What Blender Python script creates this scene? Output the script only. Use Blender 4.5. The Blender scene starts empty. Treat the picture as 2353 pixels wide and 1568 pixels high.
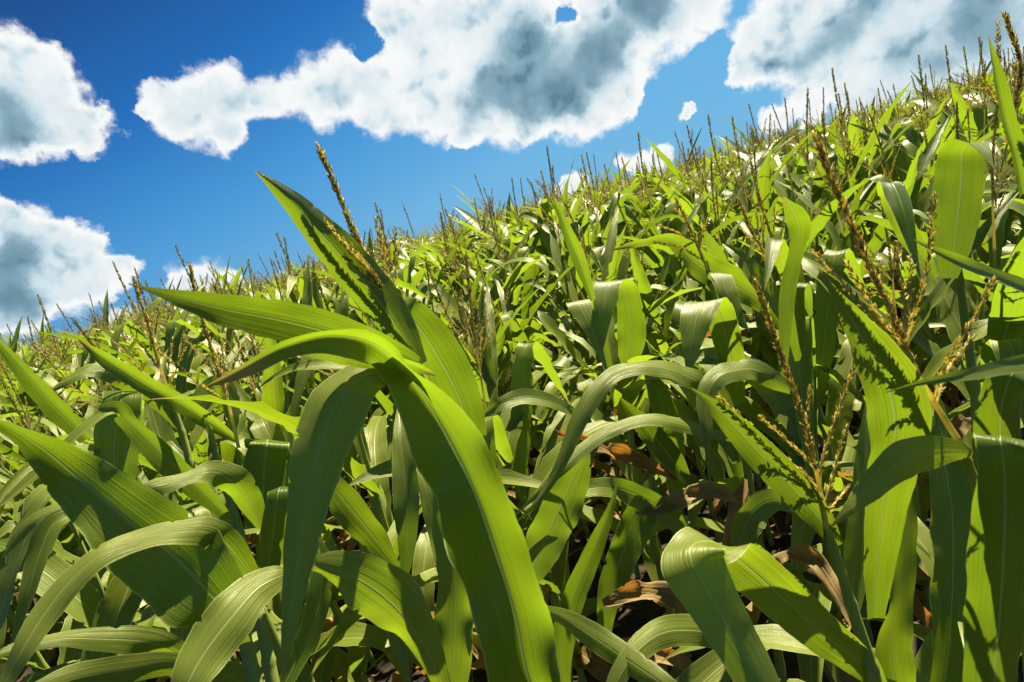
import bpy, math, random
import numpy as np
from mathutils import Matrix, Vector

R = math.radians
rng = np.random.default_rng(11)
random.seed(11)
scene = bpy.context.scene
col = scene.collection

# ------------------------------------------------------------------ camera
CAM_Z, LENS = 1.75, 20.0
PITCH, ROLL = R(11.8), R(15.5)
FPX = 2353 * LENS / 36.0
cam_d = bpy.data.cameras.new('camera')
cam = bpy.data.objects.new('camera', cam_d); col.objects.link(cam)
cam_d.lens = LENS; cam_d.sensor_width = 36.0; cam_d.sensor_fit = 'HORIZONTAL'
cam_d.clip_start = 0.02; cam_d.clip_end = 8000
fw = Vector((0, math.cos(PITCH), -math.sin(PITCH)))
up0 = Vector((0, math.sin(PITCH), math.cos(PITCH)))
rt0 = Vector((1, 0, 0))
# real "up" leans to the left in the picture
up = up0 * math.cos(ROLL) + rt0 * math.sin(ROLL)
rt = rt0 * math.cos(ROLL) - up0 * math.sin(ROLL)
CPOS = Vector((0, 0, CAM_Z))
M4 = Matrix((( rt.x, up.x, -fw.x, CPOS.x), (rt.y, up.y, -fw.y, CPOS.y), (rt.z, up.z, -fw.z, CPOS.z), (0, 0, 0, 1)))
cam.matrix_world = M4
scene.camera = cam
cam_d.dof.use_dof = True
cam_d.dof.focus_distance = 1.7
cam_d.dof.aperture_fstop = 10.0
nrt, nup, nfw = np.array(rt), np.array(up), np.array(fw)

def at(x, y, z):
    """a point of the photograph (2353 wide) at z metres along the view"""
    x, y, z = np.asarray(x, float), np.asarray(y, float), np.asarray(z, float)
    a, b = (x - 1176.5) / FPX * z, -(y - 784.0) / FPX * z
    return np.array(CPOS) + a[..., None] * nrt + b[..., None] * nup + z[..., None] * nfw

def dirpx(x, y):
    d = at(x, y, 1.0) - np.array(CPOS)
    return d / np.linalg.norm(d)

def proj(p):
    q = np.asarray(p, float) - np.array(CPOS)
    z = q @ nfw
    return 1176.5 + FPX * (q @ nrt) / z, 784.0 - FPX * (q @ nup) / z, z

# ------------------------------------------------------------------ light
SUN_AZ, SUN_EL = R(41), R(57)      # to the right of the view, in front
sun_dir = np.array((math.sin(SUN_AZ) * math.cos(SUN_EL), math.cos(SUN_AZ) * math.cos(SUN_EL), math.sin(SUN_EL)))
sl = bpy.data.lights.new('sun', 'SUN'); sl.energy = 5.0; sl.angle = R(0.5); sl.color = (1.0, 0.92, 0.74)
so = bpy.data.objects.new('sun', sl); col.objects.link(so)
so.rotation_euler = Vector(sun_dir).to_track_quat('Z', 'Y').to_euler(); so.location = (3, 3, 12)
scene.view_settings.view_transform = 'Standard'
scene.view_settings.look = 'None'
scene.view_settings.exposure = 1.6
scene.view_settings.gamma = 1.0
scene.cycles.max_bounces = 8
scene.cycles.transmission_bounces = 6
scene.cycles.diffuse_bounces = 4
scene.cycles.caustics_reflective = False
scene.cycles.caustics_refractive = False

# ------------------------------------------------------------------ sky
def build_world():
    w = bpy.data.worlds.new('World'); scene.world = w; w.use_nodes = True
    nt = w.node_tree; nt.nodes.clear()
    N = nt.nodes.new; L = nt.links.new
    out = N('ShaderNodeOutputWorld'); bg = N('ShaderNodeBackground'); L(bg.outputs[0], out.inputs[0])
    tc = N('ShaderNodeTexCoord')

    def math_(tree, op, a, b=None, c=None, clamp=False):
        n = tree.nodes.new('ShaderNodeMath'); n.operation = op; n.use_clamp = clamp
        for i, v in enumerate((a, b, c)):
            if v is None: continue
            if isinstance(v, (int, float)): n.inputs[i].default_value = v
            else: tree.links.new(v, n.inputs[i])
        return n.outputs[0]

    def vmath(tree, op, a, b=None, scale=None):
        n = tree.nodes.new('ShaderNodeVectorMath'); n.operation = op
        for i, v in enumerate((a, b)):
            if v is None: continue
            if isinstance(v, (tuple, list, np.ndarray)): n.inputs[i].default_value = tuple(float(q) for q in v)
            else: tree.links.new(v, n.inputs[i])
        if scale is not None:
            if isinstance(scale, (int, float)): n.inputs['Scale'].default_value = scale
            else: tree.links.new(scale, n.inputs['Scale'])
        return n

    def noise(tree, vec, scale, detail, rough, color=False, lac=2.0):
        n = tree.nodes.new('ShaderNodeTexNoise'); n.inputs['Scale'].default_value = scale
        n.inputs['Detail'].default_value = detail; n.inputs['Roughness'].default_value = rough
        n.inputs['Lacunarity'].default_value = lac
        tree.links.new(vec, n.inputs['Vector'])
        return n.outputs['Color' if color else 'Fac']

    def smooth(tree, v, lo, hi, a=0.0, b=1.0):
        n = tree.nodes.new('ShaderNodeMapRange'); n.interpolation_type = 'SMOOTHSTEP'
        tree.links.new(v, n.inputs['Value'])
        n.inputs['From Min'].default_value = lo; n.inputs['From Max'].default_value = hi
        n.inputs['To Min'].default_value = a; n.inputs['To Max'].default_value = b
        return n.outputs['Result']

    def blob_field(tree, vec, blobs):
        acc = None
        for (x, y, r) in blobs:
            c = dirpx(x, y); rr = r / FPX
            d = vmath(tree, 'DOT_PRODUCT', vec, c).outputs['Value']
            k = 2.0 / (rr * rr)
            f = math_(tree, 'MULTIPLY_ADD', d, k, 1.0 - k, clamp=True)
            f = math_(tree, 'MULTIPLY', f, f)
            acc = f if acc is None else math_(tree, 'ADD', acc, f)
        return acc

    # cumulus clouds: centre (in the photograph) and angular size
    B = [ # upper left cloud
        (-40, 190, 120), (30, 150, 62), (60, 220, 95), (115, 190, 58), (-20, 280, 85), (90, 285, 62), (150, 270, 50), (205, 275, 55), (212, 320, 40), (222, 240, 32), (20, 310, 50),
        # second cloud
        (350, 200, 36), (400, 225, 58), (460, 195, 60), (525, 185, 56), (450, 270, 74), (530, 255, 70), (385, 270, 50), (520, 320, 50), (560, 310, 36), (600, 225, 46), (325, 240, 18),
        # the big cloud
        (660, 215, 56), (730, 175, 64), (790, 145, 62), (740, 235, 66), (830, 200, 90), (870, 260, 66), (930, 130, 100), (960, 235, 96), (885, 40, 60), (970, 40, 105), (1040, 280, 90),
        (1060, 140, 140), (1090, 40, 110), (1160, 220, 140), (1200, 100, 110), (1180, 0, 110), (1250, 280, 70), (1290, 190, 150), (1380, 100, 120), (1340, 240, 90), (1430, 190, 70), (1420, 240, 45), (1400, 20, 120),
        (1500, 60, 95), (1580, 40, 75), (1640, 10, 60), (1060, 320, 40), (1210, 315, 35), (1330, 30, 60), (1470, -20, 100),
        # right hand clouds
        (1720, 110, 70), (1790, 60, 90), (1720, 160, 45), (1850, 20, 80), (1800, 130, 70), (1880, 80, 90), (1960, 20, 120), (1860, 190, 70), (1930, 150, 110), (2050, 90, 150), (2180, 40, 160), (2300, 80, 170),
        (2080, 190, 110), (2200, 170, 130), (1960, 215, 55), (2330, 200, 150), (2420, 120, 200), (1990, 250, 60), (2100, 250, 90),
        (1765, 258, 36), (1800, 252, 30), (1860, 262, 30),
        # small ones low over the field
        (1490, 365, 46), (1450, 372, 42), (1425, 388, 26), (1515, 355, 32), (1325, 440, 36), (1310, 452, 30), (1355, 440, 28), (1585, 252, 20), (1600, 243, 15), (1572, 264, 14),
        (430, 645, 55), (480, 650, 65), (540, 665, 50), (410, 665, 40), (650, 630, 26), (262, 750, 45), 
        # left middle cloud
        (20, 505, 52), (80, 520, 60), (-40, 540, 100), (140, 535, 44), (200, 550, 38), (60, 600, 90), (160, 610, 76), (235, 615, 56), (285, 610, 32), (130, 665, 70), (30, 680, 86), (205, 660, 48), (60, 730, 48), (-60, 680, 100), (-30, 740, 50)]
    DARK = [(1080, 200, 80), (1190, 255, 80), (1300, 255, 75), (1400, 140, 80), (0, 250, 95), (40, 290, 60), (540, 235, 50), (850, 180, 60), (770, 205, 50), (1130, 230, 130), (1230, 180, 150), (1330, 180, 130), (1200, 60, 90), (1250, 90, 50), (1420, 60, 110), (1530, 40, 90), (1090, 290, 60), (1480, 10, 80),
            (1810, 130, 75), (1880, 100, 80), (1950, 50, 80), (2080, 130, 60), (2200, 110, 70), (2310, 70, 75), (2250, 0, 70), (1760, 150, 40), (2020, 0, 60), (2150, 170, 40),
            (60, 570, 60), (30, 590, 50), (0, 690, 90), (60, 690, 60), (-40, 640, 70), (1470, 380, 22)]
    g = nt
    vec = vmath(g, 'NORMALIZE', tc.outputs['Generated']).outputs[0]
    w1 = noise(g, vec, 6.0, 3.0, 0.55, True)
    w1 = vmath(g, 'SUBTRACT', w1, (0.5, 0.5, 0.5)).outputs[0]
    w1 = vmath(g, 'SCALE', w1, scale=0.085).outputs[0]
    w2 = noise(g, vec, 24.0, 8.0, 0.68, True)
    w2 = vmath(g, 'SUBTRACT', w2, (0.5, 0.5, 0.5)).outputs[0]
    w2 = vmath(g, 'SCALE', w2, scale=0.050).outputs[0]
    wv = vmath(g, 'ADD', vec, w1).outputs[0]
    wv = vmath(g, 'ADD', wv, w2).outputs[0]
    wv = vmath(g, 'NORMALIZE', wv).outputs[0]
    field = blob_field(g, wv, B)
    HOLES = [(1292, 42, 30), (842, 92, 30), (640, 320, 40), (690, 330, 40), (1050, 385, 40), (270, 420, 50), (1500, 250, 50), (1640, 130, 45), (1640, 200, 50)]
    field = math_(g, 'MULTIPLY_ADD', blob_field(g, wv, HOLES), -1.6, field)
    def puffs(v):
        n = N('ShaderNodeTexVoronoi'); n.feature = 'F1'; n.inputs['Scale'].default_value = 13.0; n.inputs['Detail'].default_value = 2.0
        n.inputs['Roughness'].default_value = 0.62; n.inputs['Lacunarity'].default_value = 2.3; n.normalize = True
        L(v, n.inputs['Vector']); return n.outputs['Distance']
    w3 = vmath(g, 'SCALE', w2, scale=0.45).outputs[0]
    pv = vmath(g, 'ADD', vec, w3).outputs[0]
    pf = puffs(pv)
    fb = noise(g, vec, 20.0, 10.0, 0.68)
    fbc = math_(g, 'SUBTRACT', fb, 0.5)
    det = math_(g, 'MULTIPLY_ADD', math_(g, 'SUBTRACT', 0.34, pf), 1.5, math_(g, 'MULTIPLY', fbc, 1.2))
    dens = math_(g, 'MULTIPLY_ADD', det, smooth(g, field, -0.02, 0.22), field)
    alpha = smooth(g, dens, 0.07, 0.78)
    # light and dark side of the clouds
    dk = blob_field(g, wv, DARK)
    dk = smooth(g, dk, 0.0, 3.0)
    up_v = vmath(g, 'ADD', vec, tuple(0.022 * (sun_dir + np.array((-0.5, 0, 0))))).outputs[0]
    up_v = vmath(g, 'ADD', up_v, w3).outputs[0]
    relief = math_(g, 'SUBTRACT', pf, puffs(up_v))
    soft = noise(g, vec, 6.0, 3.0, 0.45)
    thick = smooth(g, math_(g, 'MULTIPLY_ADD', det, 0.35, field), 0.22, 1.7)
    shade = math_(g, 'MULTIPLY_ADD', math_(g, 'SUBTRACT', soft, 0.5), 0.6, dk)
    shade = math_(g, 'MULTIPLY_ADD', relief, 0.6, shade)
    shade = math_(g, 'MULTIPLY_ADD', thick, 0.22, shade)
    shade = math_(g, 'MULTIPLY', smooth(g, shade, -0.15, 1.25), thick)
    lobes = smooth(g, relief, 0.02, 0.22)
    shade = math_(g, 'MULTIPLY_ADD', lobes, math_(g, 'MULTIPLY_ADD', thick, 0.15, 0.13), shade)
    ramp = N('ShaderNodeValToRGB'); L(shade, ramp.inputs[0])
    e = ramp.color_ramp.elements
    e[0].position = 0.0; e[0].color = (0.575, 0.585, 0.58, 1)
    e[1].position = 1.0; e[1].color = (0.068, 0.145, 0.195, 1)
    m = e.new(0.12); m.color = (0.49, 0.525, 0.535, 1)
    m = e.new(0.3); m.color = (0.35, 0.44, 0.485, 1)
    m = e.new(0.6); m.color = (0.165, 0.265, 0.325, 1)
    # blue sky
    sky = N('ShaderNodeTexSky'); sky.sky_type = 'NISHITA'; sky.sun_disc = False
    sky.sun_elevation = SUN_EL; sky.sun_rotation = SUN_AZ; sky.altitude = 200; sky.air_density = 1.0; sky.dust_density = 0.6; sky.ozone_density = 2.5
    sk = N('ShaderNodeMix'); sk.data_type = 'RGBA'; sk.blend_type = 'MULTIPLY'; sk.inputs[0].default_value = 1.0
    L(sky.outputs[0], sk.inputs[6]); sk.inputs[7].default_value = (0.05, 0.06, 0.07, 1)
    # clear air: deep blue overhead and to the left, paler towards the skyline on the right
    t = math_(g, 'ADD', vmath(g, 'DOT_PRODUCT', vec, (0.30, 0.0, -1.0)).outputs['Value'], 0.60)
    rb = N('ShaderNodeValToRGB'); L(t, rb.inputs[0]); q = rb.color_ramp.elements
    q[0].position = 0.05; q[0].color = (0.0003, 0.034, 0.15, 1)
    q[1].position = 0.54; q[1].color = (0.076, 0.265, 0.46, 1)
    k_ = q.new(0.20); k_.color = (0.001, 0.086, 0.29, 1)
    k_ = q.new(0.36); k_.color = (0.028, 0.185, 0.41, 1)
    tint = N('ShaderNodeMix'); tint.data_type = 'RGBA'; tint.inputs[0].default_value = 0.88
    L(sk.outputs[2], tint.inputs[6]); L(rb.outputs[0], tint.inputs[7])
    mix = N('ShaderNodeMix'); mix.data_type = 'RGBA'
    L(alpha, mix.inputs[0]); L(tint.outputs[2], mix.inputs[6]); L(ramp.outputs[0], mix.inputs[7])
    L(mix.outputs[2], bg.inputs['Color']); bg.inputs['Strength'].default_value = 0.55
build_world()

# ------------------------------------------------------------------ materials
def new_mat(name):
    m = bpy.data.materials.new(name); m.use_nodes = True
    nt = m.node_tree; nt.nodes.clear()
    return m, nt, nt.nodes.new, nt.links.new

def leaf_material(name, refl, refl2, top, top2, trans, trans_fac, midrib, rough=0.37, spots=True, bump=0.35):
    m, nt, N, L = new_mat(name)
    out = N('ShaderNodeOutputMaterial')
    uv = N('ShaderNodeUVMap'); uv.uv_map = 'UVMap'
    sep = N('ShaderNodeSeparateXYZ'); L(uv.outputs[0], sep.inputs[0])
    at_ = N('ShaderNodeAttribute'); at_.attribute_name = 'rnd'
    oi = N('ShaderNodeObjectInfo')
    def M(op, a, b=None, c=None, clamp=False):
        n = N('ShaderNodeMath'); n.operation = op; n.use_clamp = clamp
        for i, v in enumerate((a, b, c)):
            if v is None: continue
            if isinstance(v, (int, float)): n.inputs[i].default_value = v
            else: L(v, n.inputs[i])
        return n.outputs[0]
    rnd = M('FRACT', M('ADD', at_.outputs['Fac'], oi.outputs['Random']))
    # veins run along the blade
    cmb = N('ShaderNodeCombineXYZ'); L(M('MULTIPLY', sep.outputs[0], 44.0), cmb.inputs[0]); L(M('MULTIPLY', sep.outputs[1], 1.3), cmb.inputs[1]); L(M('MULTIPLY', rnd, 37.0), cmb.inputs[2])
    vn = N('ShaderNodeTexNoise'); vn.inputs['Scale'].default_value = 1.0; vn.inputs['Detail'].default_value = 4.0; vn.inputs['Roughness'].default_value = 0.65; L(cmb.outputs[0], vn.inputs['Vector'])
    cmb2 = N('ShaderNodeCombineXYZ'); L(M('MULTIPLY', sep.outputs[0], 3.0), cmb2.inputs[0]); L(M('MULTIPLY', sep.outputs[1], 9.0), cmb2.inputs[1]); L(M('MULTIPLY', rnd, 91.0), cmb2.inputs[2])
    bn = N('ShaderNodeTexNoise'); bn.inputs['Scale'].default_value = 1.0; bn.inputs['Detail'].default_value = 3.0; L(cmb2.outputs[0], bn.inputs['Vector'])
    # midrib and pale margin
    du = M('ABSOLUTE', M('SUBTRACT', sep.outputs[0], 0.5))
    rib = N('ShaderNodeMapRange'); rib.interpolation_type = 'SMOOTHSTEP'; L(du, rib.inputs[0])
    rib.inputs[1].default_value = 0.010; rib.inputs[2].default_value = 0.026; rib.inputs[3].default_value = 1.0; rib.inputs[4].default_value = 0.0
    edge = N('ShaderNodeMapRange'); edge.interpolation_type = 'SMOOTHSTEP'; L(du, edge.inputs[0])
    edge.inputs[1].default_value = 0.475; edge.inputs[2].default_value = 0.5; edge.inputs[3].default_value = 0.0; edge.inputs[4].default_value = 0.7
    def mixc(f, a, b):
        n = N('ShaderNodeMix'); n.data_type = 'RGBA'
        for i, v in ((0, f), (6, a), (7, b)):
            if isinstance(v, (int, float)): n.inputs[i].default_value = v
            elif isinstance(v, tuple): n.inputs[i].default_value = v + (1,)
            else: L(v, n.inputs[i])
        return n.outputs[2]
    blotch = N('ShaderNodeMapRange'); L(bn.outputs['Fac'], blotch.inputs[0]); blotch.inputs[1].default_value = 0.35; blotch.inputs[2].default_value = 0.7
    vr = N('ShaderNodeMapRange'); L(vn.outputs['Fac'], vr.inputs[0]); vr.inputs[1].default_value = 0.3; vr.inputs[2].default_value = 0.7; vr.inputs[3].default_value = 0.76; vr.inputs[4].default_value = 1.18
    r2 = M('FRACT', M('MULTIPLY', rnd, 7.31)); r3 = M('FRACT', M('MULTIPLY', rnd, 23.7))
    rp = N('ShaderNodeValToRGB'); L(r2, rp.inputs[0]); q = rp.color_ramp.elements
    q[0].position = 0.0; q[0].color = tuple(v * f for v, f in zip(refl, (0.72, 0.88, 1.6))) + (1,)
    q[1].position = 1.0; q[1].color = tuple(v * f for v, f in zip(refl2, (1.45, 1.12, 1.0))) + (1,)
    k_ = q.new(0.5); k_.color = refl + (1,)
    k_ = q.new(0.85); k_.color = refl2 + (1,)
    c_under = mixc(M('MULTIPLY', blotch.outputs[0], 0.35), rp.outputs[0], refl2)
    c_top = mixc(M('MULTIPLY_ADD', blotch.outputs[0], 0.4, M('MULTIPLY', r2, 0.6)), top, top2)
    ge = N('ShaderNodeNewGeometry')
    c1 = mixc(ge.outputs['Backfacing'], c_top, c_under)      # waxy pale upper side, deeper green under side
    hv = N('ShaderNodeHueSaturation'); L(c1, hv.inputs['Color']); L(vr.outputs[0], hv.inputs['Value'])
    c = mixc(M('MULTIPLY', rib.outputs[0], 0.8), hv.outputs[0], midrib)
    c = mixc(edge.outputs[0], c, tuple(min(1, 1.6 * q) for q in midrib))
    if spots:
        cmb3 = N('ShaderNodeCombineXYZ'); L(M('MULTIPLY', sep.outputs[0], 7.0), cmb3.inputs[0]); L(M('MULTIPLY', sep.outputs[1], 60.0), cmb3.inputs[1]); L(M('MULTIPLY', rnd, 53.0), cmb3.inputs[2])
        vo = N('ShaderNodeTexVoronoi'); vo.inputs['Scale'].default_value = 1.0; L(cmb3.outputs[0], vo.inputs['Vector'])
        sp = N('ShaderNodeMapRange'); sp.interpolation_type = 'SMOOTHSTEP'; L(vo.outputs['Distance'], sp.inputs[0]); sp.inputs[1].default_value = 0.04; sp.inputs[2].default_value = 0.10; sp.inputs[3].default_value = 0.45; sp.inputs[4].default_value = 0.0
        c = mixc(sp.outputs[0], c, (0.34, 0.36, 0.14))
    tcol = mixc(M('MULTIPLY_ADD', blotch.outputs[0], 0.5, M('MULTIPLY', rnd, 0.5)), trans, tuple(q * f for q, f in zip(trans, (1.25, 1.0, 0.9))))
    th = N('ShaderNodeHueSaturation'); L(tcol, th.inputs['Color']); L(M('MULTIPLY', M('POWER', vr.outputs[0], 0.6), M('MULTIPLY_ADD', r3, 0.5, 0.64)), th.inputs['Value'])
    tcol = mixc(M('MULTIPLY', rib.outputs[0], 0.55), th.outputs[0], tuple(0.85 * q for q in midrib))
    if spots:      # dry brown tips
        ta = N('ShaderNodeAttribute'); ta.attribute_name = 'tip'
        tv = M('ADD', ta.outputs['Fac'], M('MULTIPLY', M('ADD', bn.outputs['Fac'], M('MULTIPLY', r3, 0.5)), 0.16))
        tm = N('ShaderNodeMapRange'); tm.interpolation_type = 'SMOOTHSTEP'; L(tv, tm.inputs[0]); tm.inputs[1].default_value = 1.055; tm.inputs[2].default_value = 1.13; tm.inputs[4].default_value = 0.85
        c = mixc(tm.outputs[0], c, (0.30, 0.21, 0.07)); tcol = mixc(tm.outputs[0], tcol, (0.35, 0.22, 0.05))
    bp = N('ShaderNodeBump'); bp.inputs['Strength'].default_value = bump; bp.inputs['Distance'].default_value = 0.004
    cmb4 = N('ShaderNodeCombineXYZ'); L(M('MULTIPLY', sep.outputs[0], 9.0), cmb4.inputs[0]); L(M('MULTIPLY', sep.outputs[1], 3.0), cmb4.inputs[1]); L(M('MULTIPLY', rnd, 17.0), cmb4.inputs[2])
    rn = N('ShaderNodeTexNoise'); rn.inputs['Scale'].default_value = 1.0; rn.inputs['Detail'].default_value = 2.0; L(cmb4.outputs[0], rn.inputs['Vector'])
    L(M('ADD', M('MULTIPLY_ADD', rn.outputs['Fac'], 1.0, vn.outputs['Fac']), M('MULTIPLY', rib.outputs[0], -0.8)), bp.inputs['Height'])
    pr = N('ShaderNodeBsdfPrincipled'); L(c, pr.inputs['Base Color']); pr.inputs['Roughness'].default_value = rough
    pr.inputs['Specular IOR Level'].default_value = 0.5; pr.inputs['Specular Tint'].default_value = (1.0, 0.94, 0.66, 1)
    L(bp.outputs[0], pr.inputs['Normal'])
    tr = N('ShaderNodeBsdfTranslucent'); L(tcol, tr.inputs['Color']); L(bp.outputs[0], tr.inputs['Normal'])
    mx = N('ShaderNodeMixShader'); mx.inputs[0].default_value = trans_fac
    L(pr.outputs[0], mx.inputs[1]); L(tr.outputs[0], mx.inputs[2]); L(mx.outputs[0], out.inputs[0])
    return m

MAT = {}
MAT['leaf'] = leaf_material('corn_leaf', (0.064, 0.108, 0.004), (0.120, 0.158, 0.008), (0.125, 0.165, 0.016), (0.205, 0.235, 0.036), (0.265, 0.430, 0.012), 0.39, (0.32, 0.38, 0.12))
MAT['dry'] = leaf_material('withered_leaf', (0.14, 0.080, 0.020), (0.34, 0.24, 0.080), (0.16, 0.09, 0.022), (0.42, 0.30, 0.105), (0.60, 0.28, 0.03), 0.30, (0.45, 0.32, 0.16), rough=0.7, spots=False, bump=0.8)

def mottled(name, c1, c2, scale, rough=0.6, trans=None, tf=0.25, bump=0.0, stretch=(1, 1, 1)):
    m, nt, N, L = new_mat(name)
    out = N('ShaderNodeOutputMaterial'); tc = N('ShaderNodeTexCoord'); mp = N('ShaderNodeMapping'); mp.inputs['Scale'].default_value = stretch
    L(tc.outputs['Object'], mp.inputs[0])
    n = N('ShaderNodeTexNoise'); n.inputs['Scale'].default_value = scale; n.inputs['Detail'].default_value = 5; n.inputs['Roughness'].default_value = 0.65
    L(mp.outputs[0], n.inputs['Vector'])
    r = N('ShaderNodeValToRGB'); L(n.outputs['Fac'], r.inputs[0])
    r.color_ramp.elements[0].position = 0.36; r.color_ramp.elements[0].color = c1 + (1,)
    r.color_ramp.elements[1].position = 0.64; r.color_ramp.elements[1].color = c2 + (1,)
    p = N('ShaderNodeBsdfPrincipled'); L(r.outputs[0], p.inputs['Base Color']); p.inputs['Roughness'].default_value = rough; p.inputs['Specular IOR Level'].default_value = 0.3
    if bump:
        b = N('ShaderNodeBump'); b.inputs['Strength'].default_value = bump; b.inputs['Distance'].default_value = 0.01
        L(n.outputs['Fac'], b.inputs['Height']); L(b.outputs[0], p.inputs['Normal'])
    if trans:
        t = N('ShaderNodeBsdfTranslucent'); t.inputs['Color'].default_value = trans + (1,)
        mx = N('ShaderNodeMixShader'); mx.inputs[0].default_value = tf
        L(p.outputs[0], mx.inputs[1]); L(t.outputs[0], mx.inputs[2]); L(mx.outputs[0], out.inputs[0])
    else:
        L(p.outputs[0], out.inputs[0])
    return m
MAT['stalk'] = mottled('corn_stalk', (0.17, 0.23, 0.025), (0.30, 0.33, 0.07), 14, 0.7, (0.30, 0.42, 0.03), 0.15, 0.15, (1, 1, 0.12))
MAT['tassel'] = mottled('corn_tassel', (0.46, 0.45, 0.13), (0.78, 0.69, 0.27), 45, 0.65, (0.88, 0.74, 0.22), 0.66)
MAT['field_tassel'] = mottled('field_tassel', (0.30, 0.29, 0.11), (0.58, 0.49, 0.22), 30, 0.65, (0.70, 0.62, 0.20), 0.6)
MAT['husk'] = mottled('corn_husk', (0.13, 0.20, 0.03), (0.24, 0.30, 0.07), 30, 0.5, (0.40, 0.50, 0.05), 0.2, 0.2, (1, 1, 0.1))
MAT['silk'] = mottled('corn_silk', (0.45, 0.42, 0.10), (0.62, 0.58, 0.22), 60, 0.5, (0.7, 0.65, 0.15), 0.4)
MAT['soil'] = mottled('field_soil', (0.012, 0.008, 0.004), (0.055, 0.036, 0.018), 9, 0.95, None, 0, 1.0)

# ------------------------------------------------------------------ mesh helpers
class MB:
    """collects quads with uv, a per-leaf random value and a material slot; build() links ONE mesh object"""
    def __init__(s): s.v, s.f, s.uv, s.rn, s.mi, s.n = [], [], [], [], [], 0   # uv: across, metres along, share of the length
    def add(s, v, f, uv=None, rnd=None, mi=0):
        v = np.asarray(v, float).reshape(-1, 3); f = np.asarray(f, int).reshape(-1, 4)
        s.v.append(v); s.f.append(f + s.n)
        s.uv.append(np.zeros((len(v), 3)) if uv is None else uv)
        s.rn.append(np.full(len(v), rng.random() if rnd is None else rnd))
        s.mi.append(np.full(len(f), mi)); s.n += len(v)
    def arrays(s):
        return tuple(np.concatenate(q) for q in (s.v, s.f, s.uv, s.rn, s.mi))
    def mesh(s, name, mats):
        return mesh_from(name, *s.arrays(), mats)
    def build(s, name, mats, parent=None):
        o = bpy.data.objects.new(name, s.mesh(name, mats)); col.objects.link(o); o.parent = parent
        return o

def mesh_from(name, v, f, uv, rn, mi, mats):
    me = bpy.data.meshes.new(name)
    me.vertices.add(len(v)); me.vertices.foreach_set('co', np.ascontiguousarray(v, np.float32).ravel())
    me.loops.add(len(f) * 4); me.loops.foreach_set('vertex_index', np.ascontiguousarray(f, np.int32).ravel())
    me.polygons.add(len(f))
    me.polygons.foreach_set('loop_start', np.arange(0, len(f) * 4, 4, dtype=np.int32))
    me.polygons.foreach_set('material_index', np.ascontiguousarray(mi, np.int32))
    for m in (mats if isinstance(mats, list) else [mats]): me.materials.append(m)
    me.update(calc_edges=True)
    me.polygons.foreach_set('use_smooth', np.ones(len(f), bool))
    ul = me.uv_layers.new(name='UVMap')
    ul.data.foreach_set('uv', np.ascontiguousarray(uv[f.ravel()][:, :2], np.float32).ravel())
    a = me.attributes.new('tip', 'FLOAT', 'POINT'); a.data.foreach_set('value', np.ascontiguousarray(uv[:, 2], np.float32))
    a = me.attributes.new('rnd', 'FLOAT', 'POINT'); a.data.foreach_set('value', np.ascontiguousarray(rn, np.float32))
    return me

def nrm(a):
    return a / np.maximum(np.linalg.norm(a, axis=-1, keepdims=True), 1e-9)

def ribbon(mb, P, S, W, na=5, fold=0.2, ripple=0.0, mi=0, rnd=None, crinkle=0.0, freq=9.0):
    P, S, W = np.asarray(P, float), nrm(np.asarray(S, float)), np.asarray(W, float)
    n = len(P)
    T = nrm(np.gradient(P, axis=0))
    S = nrm(S - (S * T).sum(1, keepdims=True) * T)
    Nn = np.cross(S, T)
    s = np.concatenate([[0], np.cumsum(np.linalg.norm(np.diff(P, axis=0), axis=1))])
    us = np.linspace(-1, 1, na)
    fo = np.broadcast_to(np.asarray(fold, float), (n,))
    V = np.zeros((n, na, 3)); UV = np.zeros((n, na, 3)); UV[:, :, 2] = (s / s[-1])[:, None]
    ph = rng.random(4) * 6.28
    jag = [np.ones(n), np.ones(n)]
    if n > 20:
        for q in (0, 1):
            jj = np.convolve(rng.normal(0, 1, n + 4), np.ones(5) / 5, 'valid') * 0.045
            for _ in range(2):
                if rng.random() < 0.5: c_ = int(rng.integers(n // 4, n - 4)); jj[c_] -= rng.uniform(0.08, 0.22)
            jag[q] = 1 + jj
    for j, u in enumerate(us):
        side = 0 if u < 0 else 1
        rp = ripple * W * (u * u) * (np.sin(s * freq * 6.28 * (0.8 + 0.35 * side) + ph[side]) + 0.6 * np.sin(s * freq * 11.3 + ph[side + 2]))
        h = W * (fo * (abs(u) ** 1.25)) + rp
        if crinkle: h = h + crinkle * W * (np.sin(s * 60 + u * 5 + ph[0]) * np.sin(s * 37 - u * 7 + ph[1]))
        V[:, j] = P + S * (u * W * (jag[side] if abs(u) > 0.99 else 1.0) / np.sqrt(1 + fo * fo))[:, None] + Nn * h[:, None]
        UV[:, j, 0] = 0.5 + 0.5 * u; UV[:, j, 1] = s
    i = np.arange(n - 1)[:, None] * na + np.arange(na - 1)[None]
    F = np.stack([i, i + 1, i + 1 + na, i + na], -1).reshape(-1, 4)
    mb.add(V.reshape(-1, 3), F, UV.reshape(-1, 3), rnd, mi)

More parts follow.
